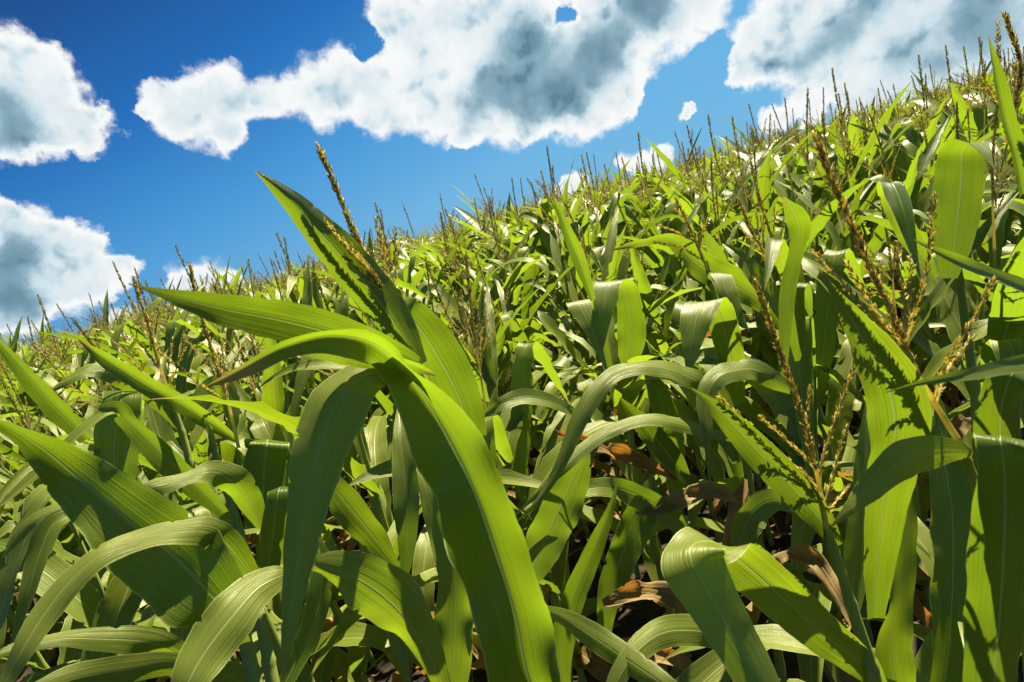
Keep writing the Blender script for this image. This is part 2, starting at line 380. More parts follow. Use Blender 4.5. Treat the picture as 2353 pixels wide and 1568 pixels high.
def tube(mb, P, Rr, k=6, mi=0, rnd=None):
    P, Rr = np.asarray(P, float), np.broadcast_to(np.asarray(Rr, float), (len(P),))
    T = nrm(np.gradient(P, axis=0))
    ref = np.array([1.0, 0.13, 0.05]) if abs(T[:, 0]).mean() < 0.8 else np.array([0.1, 1.0, 0.0])
    A = nrm(np.cross(T, ref)); B = np.cross(T, A)
    a = np.arange(k) / k * 2 * np.pi
    V = P[:, None] + Rr[:, None, None] * (np.cos(a)[None, :, None] * A[:, None] + np.sin(a)[None, :, None] * B[:, None])
    n = len(P)
    i = np.arange(n - 1)[:, None] * k; j = np.arange(k)[None]; j2 = (j + 1) % k
    F = np.stack([i + j, i + j2, i + j2 + k, i + j + k], -1).reshape(-1, 4)
    UV = np.zeros((n, k, 3)); UV[:, :, 0] = np.arange(k) / k; UV[:, :, 1] = np.linspace(0, 1, n)[:, None]
    mb.add(V.reshape(-1, 3), F, UV.reshape(-1, 3), rnd, mi)

def catmull(C, n):
    C = np.asarray(C, float)
    d = np.linalg.norm(np.diff(C[:, :3], axis=0), axis=1) + 1e-6
    t = np.concatenate([[0], np.cumsum(d ** 0.5)]); tt = np.linspace(0, t[-1], n)
    # cubic hermite with non-uniform tangents
    m = np.zeros_like(C)
    m[1:-1] = ((C[1:-1] - C[:-2]) / (t[1:-1] - t[:-2])[:, None] * (t[2:] - t[1:-1])[:, None] + (C[2:] - C[1:-1]) / (t[2:] - t[1:-1])[:, None] * (t[1:-1] - t[:-2])[:, None]) / (t[2:] - t[:-2])[:, None]
    m[0] = (C[1] - C[0]) / (t[1] - t[0]); m[-1] = (C[-1] - C[-2]) / (t[-1] - t[-2])
    k = np.clip(np.searchsorted(t, tt, side='right') - 1, 0, len(C) - 2)
    h = (t[k + 1] - t[k]); x = ((tt - t[k]) / h)[:, None]; h = h[:, None]
    return (2 * x**3 - 3 * x**2 + 1) * C[k] + (x**3 - 2 * x**2 + x) * h * m[k] + (-2 * x**3 + 3 * x**2) * C[k + 1] + (x**3 - x**2) * h * m[k + 1]

SPIK = np.array([(0, 0, 0), (1, 0, .4), (0, 1, .4), (-1, 0, .4), (0, -1, .4), (0, 0, 1.0)], float)
SPIKF = np.array([(0, 2, 1, 0), (0, 3, 2, 0), (0, 4, 3, 0), (0, 1, 4, 0), (1, 2, 5, 5), (2, 3, 5, 5), (3, 4, 5, 5), (4, 1, 5, 5)])
SPIKQ = np.array([(0, 1, 5, 2), (0, 2, 5, 3), (0, 3, 5, 4), (0, 4, 5, 1)])

def spikelets(mb, P, bare, step, size, around, spread=0.45, mi=0):
    """florets set round a stem path; bare = share of the path without florets"""
    s = np.concatenate([[0], np.cumsum(np.linalg.norm(np.diff(P, axis=0), axis=1))])
    T = nrm(np.gradient(P, axis=0))
    out_v, out_f = [], []
    pos = s[-1] * bare; k = 0
    while pos < s[-1]:
        p = np.array([np.interp(pos, s, P[:, c]) for c in range(3)]); t = nrm(np.array([np.interp(pos, s, T[:, c]) for c in range(3)]))
        a0 = nrm(np.cross(t, (0.31, 0.9, 0.2))); b0 = np.cross(t, a0)
        ta = min(1.0, (s[-1] - pos) / (0.12 * s[-1]) + 0.55)
        for q in range(around):
            if rng.random() < 0.10: continue
            an = k * 2.4 + q * 6.283 / around + rng.normal(0, .25)
            o = math.cos(an) * a0 + math.sin(an) * b0
            sp_ = spread * rng.uniform(0.5, 1.5)
            ax = nrm(t + o * sp_); sd = nrm(np.cross(ax, o)); nn = np.cross(sd, ax)
            L_ = size * rng.uniform(0.8, 1.25) * ta; w = L_ * 0.20
            out_v.append(p + o * size * 0.10 + SPIK[:, :1] * w * sd + SPIK[:, 1:2] * w * 0.8 * nn + SPIK[:, 2:] * L_ * ax)
            out_f.append(SPIKQ + 6 * (len(out_v) - 1))
        pos += step * rng.uniform(0.75, 1.25); k += 1
    if out_v: mb.add(np.concatenate(out_v), np.concatenate(out_f), None, None, mi)

def bend_path(p0, d0, length, n, droop, wob=0.0):
    """path that starts along d0 and sags"""
    P = [np.array(p0, float)]; d = nrm(np.array(d0, float))
    for i in range(n - 1):
        d = nrm(d + np.array((0, 0, -droop / n)) + (rng.normal(0, wob, 3) if wob else 0))
        P.append(P[-1] + d * length / (n - 1))
    return np.array(P)

# ------------------------------------------------------------------ procedural corn plant (built round its own base)
def width_profile(s):
    return np.clip((0.50 + 0.50 * np.sin(np.clip(s / 0.40, 0, 1) * np.pi / 2)) * np.clip(1 - np.clip((s - 0.40) / 0.60, 0, 1) ** 1.8, 0, 1), 0.012, 1)

def gen_leaf(p0, az, length, width, th0, th1, n, kink=None, twist=0.0, power=1.4):
    s = np.linspace(0, 1, n)
    th = th0 + (th1 - th0) * s ** power
    if kink: th = th + kink[1] / (1 + np.exp(-(s - kink[0]) * 60))
    th = np.minimum(th, R(178))
    aa = az + 0.35 * twist * s
    D = np.stack([np.sin(th) * np.cos(aa), np.sin(th) * np.sin(aa), np.cos(th)], 1)
    P = np.array(p0) + np.concatenate([[np.zeros(3)], np.cumsum((D[1:] + D[:-1]) / 2, 0)]) * length / (n - 1)
    S0 = np.stack([-np.sin(aa), np.cos(aa), np.zeros(n)], 1)
    T = nrm(np.gradient(P, axis=0)); B = np.cross(T, S0)
    tw = twist * s ** 1.3
    S = S0 * np.cos(tw)[:, None] + B * np.sin(tw)[:, None]
    # the upper side must be S x T
    return P, -S, width_profile(s) * width / 2

def plant_spec(r):
    """random numbers that describe one plant, independent of the detail it is built with"""
    H = r.uniform(1.30, 1.48)
    plane = r.uniform(0, math.pi)
    leaves = []
    nl = int(r.integers(8, 11)); side = 0
    for i in range(nl):
        f = i / (nl - 1)
        z = 0.38 + (H - 0.40) * f ** 0.85
        az = plane + math.pi * side + r.normal(0, 0.35); side ^= 1
        ln = (0.52 + 0.34 * math.sin(math.pi * min(1, 0.25 + 0.75 * (1 - f)))) * r.uniform(0.85, 1.12)
        if f > 0.8: ln *= 0.80
        elif f > 0.6: ln *= 0.92
        wd = (0.072 + 0.026 * math.sin(math.pi * (0.2 + 0.6 * (1 - f)))) * r.uniform(0.85, 1.15) * (0.74 if f > 0.78 else 1.0)
        th0 = R(r.uniform(20, 42)); up_ = f > 0.75
        th1 = R(r.uniform(34, 80)) if (f > 0.55 and r.random() < 0.62) else R(r.uniform(95, 165))
        kink = (r.uniform(0.35, 0.65), R(r.uniform(60, 125))) if r.random() < 0.42 else None
        if kink: th1 = R(r.uniform(30, 65))
        if f > 0.84: ln *= 0.92; wd *= 0.88
        leaves.append((z, az, ln, wd, th0, th1, kink, r.normal(0, 0.7), r.uniform(1.0, 2.2), r.uniform(0.10, 0.45), r.uniform(0.05, 0.22), r.random()))
    branches = [(r.uniform(0, 6.283), R(r.uniform(14, 48)), r.uniform(0.12, 0.20), r.uniform(0.0, 0.45), r.uniform(0.2, 1.3)) for _ in range(int(r.integers(5, 11)))]
    return dict(H=H, leaves=leaves, branches=branches, lean=(r.normal(0, .05), r.normal(0, .05)), spike=r.uniform(0.22, 0.31), ped=r.uniform(0.16, 0.24),
                dry=[(r.uniform(0.15, 0.85), r.uniform(0, 6.283), r.uniform(0.35, 0.6), r.uniform(0.04, 0.07), R(r.uniform(30, 60)), R(r.uniform(150, 178)), r.normal(0, 1.5)) for _ in range(int(r.integers(3, 6)))],
                ear=(H * r.uniform(0.60, 0.74), r.uniform(0, 6.283), R(r.uniform(18, 32))))

def stem_point(sp, z):
    f = z / sp['H']
    return np.array((sp['lean'][0] * f * f, sp['lean'][1] * f * f, z))

def leaf_into(mb, sp, lf, n, na, mi=0):
    z, az, ln, wd, th0, th1, kink, tw, pw, fold, rip, rd = lf
    P, S, W = gen_leaf(stem_point(sp, z), az, ln, wd, th0, th1, n, kink, tw, pw)
    ribbon(mb, P, S, W, na, fold, rip if na > 3 else 0, mi, rd)

def stalk_into(mb, sp, k, n, mi=0):
    zz = np.linspace(-0.03, sp['H'], n)
    P = np.array([stem_point(sp, max(z, 0)) + (0, 0, min(z, 0)) for z in zz])
    rr = np.interp(zz, [0, 0.5 * sp['H'], sp['H']], [0.0125, 0.011, 0.0055])
    if n > 12: rr = rr * (1 + 0.20 * (np.abs((zz / 0.17) % 1 - 0.5) > 0.42))
    tube(mb, P, rr, k, mi)

def tassel_paths(sp):
    top = stem_point(sp, sp['H']); d = nrm(np.array((2 * sp['lean'][0] / sp['H'], 2 * sp['lean'][1] / sp['H'], 1.0)))
    st = np.random.default_rng(int(sp['H'] * 1e6) % 99991)
    main = np.stack([top + d * t * (sp['ped'] + sp['spike']) + np.array((0.02 * math.sin(t * 2.2 + sp['H'] * 40), 0.02 * math.sin(t * 2.6 + sp['H'] * 70), 0)) * t for t in np.linspace(0, 1, 14)])
    brs = []
    for az, th, ln, off, dr in sp['branches']:
        p0 = top + d * sp['ped'] * (0.62 + 0.75 * off)
        dd = np.array((math.sin(th) * math.cos(az), math.sin(th) * math.sin(az), math.cos(th)))
        brs.append(bend_path(p0, dd, ln, 9, dr * 0.5))
    return main, brs

def ear_into(mb, sp, mi=0):
    z, az, th = sp['ear']
    d = np.array((math.sin(th) * math.cos(az), math.sin(th) * math.sin(az), math.cos(th)))
    t = np.linspace(0, 1, 14)
    P = stem_point(sp, z) + d * (t[:, None] * 0.21) + np.array((0, 0, 0.02)) * (t * t)[:, None]
    rr = 0.026 * np.interp(t, [0, .1, .35, .6, .85, 1], [.45, .75, 1, .95, .55, .22])
    tube(mb, P, rr, 10, mi)
    for q in range(3):           # loose husk leaves
        a = az + q * 2.1
        pp, ss, ww = gen_leaf(P[9] , a, 0.11, 0.03, th * 0.6, th + 0.9, 7)
        ribbon(mb, pp, ss, ww, 3, 0.3, 0, mi)
    return P

def silk_into(mb, P, mi=0, n=46):
    d = nrm(P[-1] - P[-3])
    for q in range(n):
        pp = bend_path(P[-1] - d * 0.005, nrm(d + rng.normal(0, 0.55, 3)), rng.uniform(0.03, 0.06), 5, rng.uniform(0.5, 2.8), 0.12)
        tube(mb, pp, 0.00055, 3, mi)

def dry_into(mb, sp, dl, mi=0, n=22):
    z, az, ln, wd, th0, th1, tw = dl
    P, S, W = gen_leaf(stem_point(sp, z), az, ln, wd, th0, th1, n, None, tw, 0.7)
    ribbon(mb, P, S, W, 5, 0.5, 0.25, mi, None, 0.25)

def empty(name, loc, rz=0.0, label=None, group=None):
    o = bpy.data.objects.new(name, None); col.objects.link(o)
    o.empty_display_size = 0.1
    o.location = loc; o.rotation_euler = (0, 0, rz)
    o['category'] = 'corn plant'
    if label: o['label'] = label
    if group: o['group'] = group
    return o

def tassel_objects(root, main, brs, bare_main, fine=1.0, mat='tassel'):
    mb = MB(); tube(mb, main, np.interp(np.linspace(0, 1, len(main)), [0, bare_main, 1], [0.0042, 0.0026, 0.0012]), 5)
    spikelets(mb, main, bare_main, 0.0036 / fine, 0.0098, 4)
    t = mb.build('tassel', MAT[mat], root)
    for b in brs:
        mb = MB(); tube(mb, b, np.linspace(0.0016, 0.0008, len(b)), 4)
        spikelets(mb, b, 0.12, 0.0042 / fine, 0.0088, 2)
        mb.build('tassel_branch', MAT[mat], t)
    return t

def detailed_plant(sp, n=26, na=5, with_ear=True, label=None, group=None):
    root = empty('corn_plant', (0, 0, 0), 0, label, group)
    mb = MB(); stalk_into(mb, sp, 8, 46); mb.build('stalk', MAT['stalk'], root)
    for lf in sp['leaves']:
        mb = MB(); leaf_into(mb, sp, lf, n, na); mb.build('leaf', MAT['leaf'], root)
    for dl in sp['dry']:
        mb = MB(); dry_into(mb, sp, dl); o = mb.build('dry_leaf', MAT['dry'], root); o['label'] = 'brown withered leaf hanging low on the stalk'
    main, brs = tassel_paths(sp)
    tassel_objects(root, main, brs, sp['ped'] / (sp['ped'] + sp['spike']) * 0.95, 0.7, 'field_tassel')
    if with_ear:
        mb = MB(); P = ear_into(mb, sp); e = mb.build('corn_ear', MAT['husk'], root)
        mb = MB(); silk_into(mb, P); mb.build('silk', MAT['silk'], e)
    return root

MATS4 = [MAT['leaf'], MAT['stalk'], MAT['field_tassel'], MAT['dry']]
def merged_plant(sp, level):
    mb = MB()
    if level == 0:
        n, na = 16, 4; stalk_into(mb, sp, 5, 14, 1)
    elif level == 1:
        n, na = 10, 3; stalk_into(mb, sp, 4, 4, 1)
    else:
        n, na = 7, 2; stalk_into(mb, sp, 3, 3, 1)
    lv = sp['leaves'] if level < 2 else sp['leaves'][-6:]
    for lf in lv: leaf_into(mb, sp, lf, n, na)
    if level == 0:
        for dl in sp['dry']: dry_into(mb, sp, dl, 3, 10)
    main, brs = tassel_paths(sp)
    bare = sp['ped'] / (sp['ped'] + sp['spike'])
    if level == 0:
        tube(mb, main, 0.0022, 3, 2); spikelets(mb, main, bare, 0.008, 0.013, 3, 0.4, 2)
        for b in brs: tube(mb, b[::2], 0.0014, 3, 2); spikelets(mb, b, 0.15, 0.010, 0.012, 2, 0.4, 2)
    else:
        st = 2 if level == 1 else 4
        tube(mb, main[::st], np.interp(np.linspace(0, 1, len(main[::st])), [0, bare, bare + .1, 1], [.0025, .0025, .0052, .0025]), 3, 2)
        for b in brs[:7 if level == 1 else 3]: tube(mb, b[::st], np.linspace(.0018, .0024, len(b[::st])), 3, 2)
    return mb.arrays()

# ------------------------------------------------------------------ traced foreground plants
def traced_leaf(root, C, fold=0.22, ripple=0.05, n=72, na=9, name='leaf', mat='leaf', label=None, crinkle=0.0, freq=7.0, under=False):
    """C: control points base -> tip as (x, y, z, apparent width, tilt, side angle); becomes a real ribbon at its own depth"""
    rows = []
    xy = np.array([c[:2] for c in C], float)
    tg = np.gradient(xy, axis=0)
    prev = None
    for i, c in enumerate(C):
        tilt = c[4] if len(c) > 4 else 0.0
        if len(c) > 5 and c[5] is not None: a = R(c[5])
        else:
            t = tg[i] / (np.linalg.norm(tg[i]) + 1e-9); a = math.atan2(t[0], -t[1])   # right of the travel direction
        if prev is not None:
            while a - prev > math.pi: a -= 2 * math.pi
            while a - prev < -math.pi: a += 2 * math.pi
        prev = a
        p = at(c[0], c[1], c[2]); w = c[3] / FPX * c[2] / max(0.2, math.cos(R(tilt)))
        rows.append((p[0], p[1], p[2], w, R(tilt), a))
    Q = catmull(rows, n)
    P = Q[:, :3]; W = np.maximum(Q[:, 3], 0.0012) / 2
    ca, sa, ct, st = np.cos(Q[:, 5]), np.sin(Q[:, 5]), np.cos(Q[:, 4]), np.sin(Q[:, 4])
    S = (ca * ct)[:, None] * nrt - (sa * ct)[:, None] * nup + st[:, None] * nfw
    mb = MB(); base = np.array(root.location)
    if under: S, fold = -S, -fold        # the near face is the under side of the blade
    ribbon(mb, P - base, S, W, na, fold, ripple * 1.7, 0, None, crinkle, freq)
    o = mb.build(name, MAT[mat], root)
    if label: o['label'] = label
    return o

def traced_path(C, n=24):
    C = np.asarray(C, float)
    return catmull(np.column_stack([at(C[:, 0], C[:, 1], C[:, 2])]), n)

def traced_stalk(root, C, r0=0.011, r1=0.005, to_ground=True):
    P = traced_path(C, 30)
    base = np.array(root.location)
    if to_ground:
        q = np.linspace(0, 1, 16)[:-1, None]
        P = np.concatenate([np.array((base[0], base[1], -0.03)) * (1 - q) + P[0] * q, P])
    rr = np.linspace(r0 * 1.15, r1, len(P)); rr = rr * (1 + 0.18 * (np.arange(len(P)) % 9 == 4))
    mb = MB(); tube(mb, P - base, rr, 9); return mb.build('stalk', MAT['stalk'], root)

def traced_tassel(root, main, bare, branches, fine=1.0):
    base = np.array(root.location)
    return tassel_objects(root, traced_path(main, 40) - base, [traced_path(b, 20) - base for b in branches], bare, fine)

def hero_root(C, label, lean=(0.02, 0.03)):
    p = at(*C); return empty('corn_plant', (p[0] + lean[0], p[1] + lean[1], 0), 0, label)

def low_leaves(root, seed, count=4, zlo=0.25, zhi=0.8):
    r = np.random.default_rng(seed); sp = dict(H=1.4, lean=(0, 0))
    for i in range(count):
        lf = (r.uniform(zlo, zhi), r.uniform(0, 6.28), r.uniform(.5, .75), r.uniform(.07, .095), R(r.uniform(20, 35)), R(r.uniform(100, 160)), None, r.normal(0, .6), 1.4, r.uniform(.15, .4), .08, r.random())
        mb = MB(); leaf_into(mb, sp, lf, 26, 5); mb.build('leaf', MAT['leaf'], root)
    for i in range(2):
        dl = (r.uniform(.15, .5), r.uniform(0, 6.28), r.uniform(.35, .6), .06, R(45), R(170), r.normal(0, 1.5))
        mb = MB(); dry_into(mb, sp, dl); o = mb.build('dry_leaf', MAT['dry'], root); o['label'] = 'brown withered leaf hanging low on the stalk'

# -- the tall plant left of the middle
A = hero_root((1270, 1620, .74), 'tall corn plant with dark tassel against open sky and a long drooping leaf', (.06, .06))
traced_stalk(A, [(1270, 1620, .76), (1200, 1400, .77), (1110, 1180, .78), (1020, 980, .79), (958, 835, .80)])
traced_tassel(A, [(958, 835, .80), (930, 770, .80), (905, 718, .80), (880, 662, .80), (820, 545, .79), (775, 440, .78), (731, 332, .77)], 0.30, [
    [(905, 718, .80), (880, 668, .79), (850, 622, .77), (800, 570, .75), (746, 507, .74)],
    [(900, 705, .80), (865, 640, .78), (815, 578, .76), (775, 545, .75)],
    [(912, 735, .80), (880, 640, .81), (800, 565, .83), (752, 538, .84)],
    [(908, 722, .80), (890, 650, .82), (876, 575, .84), (864, 499, .85)],
    [(912, 732, .80), (898, 660, .80), (884, 580, .80), (875, 530, .80)],
    [(915, 740, .80), (905, 660, .84), (908, 590, .86), (907, 527, .87)],
    [(910, 730, .80), (860, 650, .78), (820, 610, .77), (790, 585, .76)]])
traced_leaf(A, [(1262, 1660, .68, 120), (1215, 1560, .685, 185), (1185, 1420, .69, 200), (1140, 1270, .70, 205), (1090, 1130, .71, 198), (1042, 1030, .715, 195), (988, 935, .715, 150), (938, 862, .70, 100, -15), (892, 812, .675, 82, -35), (830, 780, .63, 62, -45), (740, 774, .58, 46, -50), (650, 800, .545, 42, -45), (560, 848, .51, 36, -35), (505, 876, .49, 20, -20), (474, 888, .48, 2)], 0.75, 0.15, 120, 11, freq=5.0, under=True)
traced_leaf(A, [(955, 870, .72, 30), (890, 850, .70, 45, 40), (830, 868, .68, 95, 40), (775, 925, .66, 150, 20), (742, 1005, .65, 136), (716, 1100, .64, 114), (699, 1200, .63, 94), (683, 1300, .62, 70), (668, 1400, .61, 45), (656, 1500, .60, 24), (649, 1562, .60, 3)], -0.15, 0.06, 90)
traced_leaf(A, [(960, 835, .72, 30), (890, 808, .70, 70, -15), (760, 765, .64, 92, -18), (640, 735, .58, 92, -18), (520, 712, .52, 76, -18), (430, 690, .48, 46, -15), (350, 668, .45, 16), (295, 652, .43, 2)], 0.20, 0.04, 80, under=True)
traced_leaf(A, [(700, 800, .66, 30, 30), (770, 808, .67, 46, 40), (860, 820, .69, 48, 40), (940, 838, .70, 32, 40), (1002, 863, .72, 2)], 0.3, 0.04, 50)
traced_leaf(A, [(965, 840, .80, 40), (905, 740, .79, 92), (825, 635, .77, 108), (745, 545, .75, 90), (682, 476, .74, 60), (630, 428, .73, 30), (584, 391, .72, 2)], -0.42, 0.03, 80, under=True)
traced_leaf(A, [(1085, 1010, .98, 70), (1058, 920, .96, 98), (1010, 825, .93, 112), (965, 755, .90, 98, 0), (925, 708, .89, 70, 0, -30), (905, 698, .93, 55, 0, -35), (892, 730, 1.02, 40, 0, -40), (880, 790, 1.06, 8, 0, -40)], -0.12, 0.04, 70, under=True)
traced_leaf(A, [(1020, 1590, .90, 40), (985, 1500, .89, 66), (920, 1408, .87, 125), (850, 1348, .86, 140), (785, 1315, .86, 100), (738, 1300, .88, 50), (712, 1308, .92, 8)], -0.2, 0.08, 60)
traced_leaf(A, [(1230, 1400, .80, 20), (1285, 1415, .77, 34), (1340, 1448, .74, 56), (1430, 1508, .70, 58), (1520, 1570, .66, 52), (1600, 1630, .64, 25), (1650, 1670, .63, 3)], -0.2, 0.05, 60)
low_leaves(A, 1, 3)

# -- plant behind the drooping leaf
B = hero_root((625, 1600, .95), 'corn plant without a visible tassel, low in the shade of the tallest plant', (.02, .04))
traced_stalk(B, [(632, 1600, .95), (610, 1480, .96), (590, 1380, .97), (575, 1290, .98)], 0.012, 0.007)
traced_leaf(B, [(668, 1318, .80, 16), (640, 1325, .78, 52, 20), (590, 1352, .75, 84, 10), (530, 1420, .71, 112), (470, 1500, .68, 108), (432, 1568, .66, 84), (405, 1640, .65, 44), (390, 1710, .64, 3)], -0.18, 0.06, 70)
traced_leaf(B, [(608, 1345, .92, 20), (618, 1290, .91, 52), (628, 1225, .90, 62), (634, 1170, .89, 62, 0, 0), (640, 1128, .90, 58, 0, -12), (650, 1122, .95, 50, 0, -14), (665, 1160, 1.0, 40, 0, -16), (680, 1230, 1.03, 5, 0, -16)], -0.2, 0.07, 60, under=True)
traced_leaf(B, [(930, 1340, 1.0, 10), (935, 1260, 1.0, 40), (936, 1180, 1.0, 58), (930, 1080, 1.02, 58), (920, 1000, 1.05, 34), (915, 940, 1.1, 6)], 0.25, 0.06, 50)
traced_leaf(B, [(640, 1600, .95, 30), (690, 1500, .98, 48), (730, 1400, 1.0, 55), (740, 1300, 1.02, 50), (720, 1230, 1.05, 25)], 0.3, 0.06, 50, under=True)
traced_leaf(B, [(918, 1315, 1.12, 14), (860, 1235, 1.11, 62), (795, 1155, 1.1, 78), (752, 1100, 1.1, 52), (728, 1062, 1.12, 10)], 0.2, 0.07, 50, under=True)
traced_leaf(B, [(1035, 1600, 1.02, 70), (1042, 1450, 1.02, 98), (1042, 1330, 1.03, 68), (1015, 1230, 1.05, 60), (990, 1130, 1.07, 56), (972, 1070, 1.1, 30), (960, 1030, 1.12, 4)], 0.3, 0.10, 60)
low_leaves(B, 2, 3)

# -- plant in the lower left corner
Lp = hero_root((585, 1560, .85), 'corn plant in the lower left corner with one broad leaf pointing out of the frame', (.0, .05))
traced_stalk(Lp, [(600, 1640, .85), (570, 1500, .87), (545, 1400, .88), (520, 1300, .90)], 0.012, 0.008)
traced_leaf(Lp, [(555, 1480, .76, 60), (515, 1400, .755, 130, 10), (465, 1345, .75, 180, 15), (400, 1280, .75, 190, 20), (312, 1212, .74, 158, 25), (240, 1150, .73, 132, 25), (170, 1090, .72, 106, 25), (110, 1040, .70, 76, 20), (55, 1003, .68, 46), (0, 976, .66, 26), (-70, 955, .63, 3)], 0.22, 0.06, 90, under=True)
traced_leaf(Lp, [(600, 1345, .84, 16), (560, 1300, .81, 50, 10), (520, 1252, .78, 66, 20), (478, 1222, .75, 46, 45), (411, 1222, .72, 30, 60), (331, 1236, .69, 34, 55), (236, 1272, .66, 46, 40), (165, 1332, .64, 58, 25), (104, 1408, .62, 62, 10), (52, 1492, .60, 52), (14, 1565, .59, 34), (-15, 1630, .58, 3)], -0.15, 0.05, 90)
traced_leaf(Lp, [(190, 1168, .92, 14), (170, 1178, .91, 30, 30), (125, 1202, .89, 46), (92, 1272, .87, 52), (64, 1370, .85, 36), (35, 1460, .84, 14), (22, 1500, .84, 2)], 0.3, 0.06, 50)
traced_leaf(Lp, [(440, 1520, .86, 24), (390, 1490, .84, 52), (331, 1474, .82, 58, 20), (236, 1468, .79, 40, 40), (142, 1468, .76, 22, 50), (38, 1490, .73, 22, 40), (-40, 1520, .70, 3)], -0.2, 0.05, 60)
traced_leaf(Lp, [(470, 1560, .84, 20), (400, 1530, .82, 52), (290, 1540, .78, 64), (170, 1560, .74, 60), (50, 1600, .70, 28), (-30, 1640, .68, 3)], -0.2, 0.05, 60)
traced_leaf(Lp, [(185, 1172, .95, 12), (130, 1170, .94, 24, 40), (80, 1192, .93, 30, 30), (40, 1235, .92, 24), (6, 1282, .91, 3)], -0.2, 0.04, 40)
traced_leaf(Lp, [(200, 1600, .95, 40), (240, 1490, .97, 80), (280, 1390, .99, 88), (310, 1310, 1.02, 60), (330, 1250, 1.05, 10)], 0.3, 0.06, 50, under=True)
low_leaves(Lp, 3, 3)

# -- second plant on the left, behind
L2 = hero_root((520, 1240, 1.15), 'corn plant with a leaf sharply bent into a roof shape on the left', (.0, .05))
traced_stalk(L2, [(590, 1380, 1.15), (545, 1200, 1.17), (500, 1060, 1.2), (480, 980, 1.2)], 0.011, 0.006)
traced_leaf(L2, [(515, 1180, 1.10, 26), (470, 1135, 1.08, 50), (410, 1080, 1.06, 62), (345, 1016, 1.04, 56), (290, 962, 1.02, 42), (268, 940, 1.0, 34, 30), (245, 952, .98, 30, 50), (195, 990, .95, 30, 50), (130, 1050, .92, 32, 45), (60, 1112, .89, 24, 30), (-10, 1170, .86, 4)], 0.3, 0.03, 80)
traced_leaf(L2, [(262, 1140, 1.3, 70, 0, 0), (262, 1090, 1.3, 100, 0, 0), (262, 1020, 1.3, 108, 0, 0), (270, 950, 1.3, 102, 0, 0), (280, 910, 1.32, 84, 0, 0), (288, 898, 1.40, 76, 0, 0), (296, 930, 1.5, 60, 0, 0), (300, 1000, 1.54, 8, 0, 0)], -0.12, 0.03, 60, under=True)
traced_leaf(L2, [(545, 1012, 1.28, 14), (500, 980, 1.26, 34), (430, 935, 1.22, 44), (340, 885, 1.18, 46), (255, 832, 1.15, 40), (215, 805, 1.13, 22), (180, 780, 1.12, 3)], 0.4, 0.03, 60, under=True)
traced_leaf(L2, [(200, 1010, 1.22, 30), (165, 970, 1.2, 48), (120, 925, 1.17, 50), (60, 858, 1.13, 42), (5, 795, 1.1, 22), (-35, 745, 1.07, 3)], 0.35, 0.03, 50)
traced_leaf(L2, [(600, 1215, 1.08, 18), (575, 1160, 1.07, 60), (540, 1112, 1.05, 72), (497, 1085, 1.03, 44, 40), (449, 1092, 1.0, 26, 50), (378, 1112, .97, 34, 40), (325, 1124, .95, 20), (288, 1132, .93, 3)], -0.2, 0.05, 60)
traced_leaf(L2, [(598, 1215, 1.2, 70, 0, 0), (604, 1140, 1.2, 94, 0, 2), (608, 1070, 1.2, 98, 0, 4), (613, 1022, 1.2, 96, 0, 5), (616, 1010, 1.25, 92, 0, 5), (622, 1040, 1.34, 80, 0, 5), (630, 1120, 1.4, 10, 0, 5)], -0.1, 0.03, 60, under=True)
low_leaves(L2, 4, 4)

# -- plant with the tassel in the lower right
P2 = hero_root((2010, 1590, .80), 'corn plant at lower right whose leaf folds back in a sharp bend below its tassel', (.0, .05))
traced_stalk(P2, [(2030, 1640, .80), (2000, 1530, .80), (1955, 1390, .80), (1925, 1290, .80), (1900, 1215, .80)], 0.0115, 0.0055)
traced_tassel(P2, [(1900, 1220, .80), (1885, 1130, .79), (1868, 1050, .78), (1846, 965, .77), (1800, 830, .76), (1765, 730, .75), (1735, 640, .74)], 0.25, [
    [(1878, 1130, .79), (1850, 1105, .78), (1800, 1065, .77), (1745, 1010, .76), (1695, 950, .75), (1650, 910, .745)],
    [(1882, 1125, .79), (1845, 1085, .80), (1800, 1050, .81), (1755, 1010, .82)],
    [(1872, 1080, .79), (1850, 1050, .79), (1810, 1015, .79), (1745, 955, .79)],
    [(1866, 1050, .79), (1856, 990, .80), (1858, 940, .81), (1861, 888, .82)],
    [(1884, 1130, .79), (1890, 1060, .79), (1925, 945, .80), (1975, 810, .80)],
    [(1892, 1160, .79), (1915, 1090, .80), (1930, 1030, .81), (1945, 980, .82)],
    [(1895, 1180, .80), (1915, 1160, .81), (1950, 1115, .83)]])
traced_leaf(P2, [(2030, 1580, .82, 30), (1985, 1530, .80, 66), (1900, 1465, .77, 90), (1805, 1380, .73, 108), (1715, 1300, .69, 112), (1640, 1245, .655, 120, 0, 30), (1590, 1255, .625, 145, 0, -20), (1590, 1290, .61, 150, 0, -38), (1640, 1385, .60, 122, 0, -28), (1695, 1480, .59, 108, 0, -26), (1745, 1568, .58, 96, 0, -26), (1800, 1660, .57, 50, 0, -26), (1830, 1720, .57, 4, 0, -26)], 0.14, 0.03, 110, under=True)
traced_leaf(P2, [(1925, 1255, .81, 26), (1898, 1212, .80, 48), (1850, 1150, .79, 68, -16), (1755, 1050, .77, 72, -18), (1665, 955, .75, 48, -18), (1625, 920, .74, 24), (1588, 892, .73, 3)], 0.25, 0.04, 70, under=True)
traced_leaf(P2, [(1720, 1500, .80, 40), (1690, 1470, .78, 66, 0), (1610, 1450, .76, 62, 25), (1520, 1455, .73, 56, 30), (1455, 1505, .70, 50, 15), (1410, 1580, .68, 38), (1385, 1650, .67, 4)], -0.2, 0.05, 70)
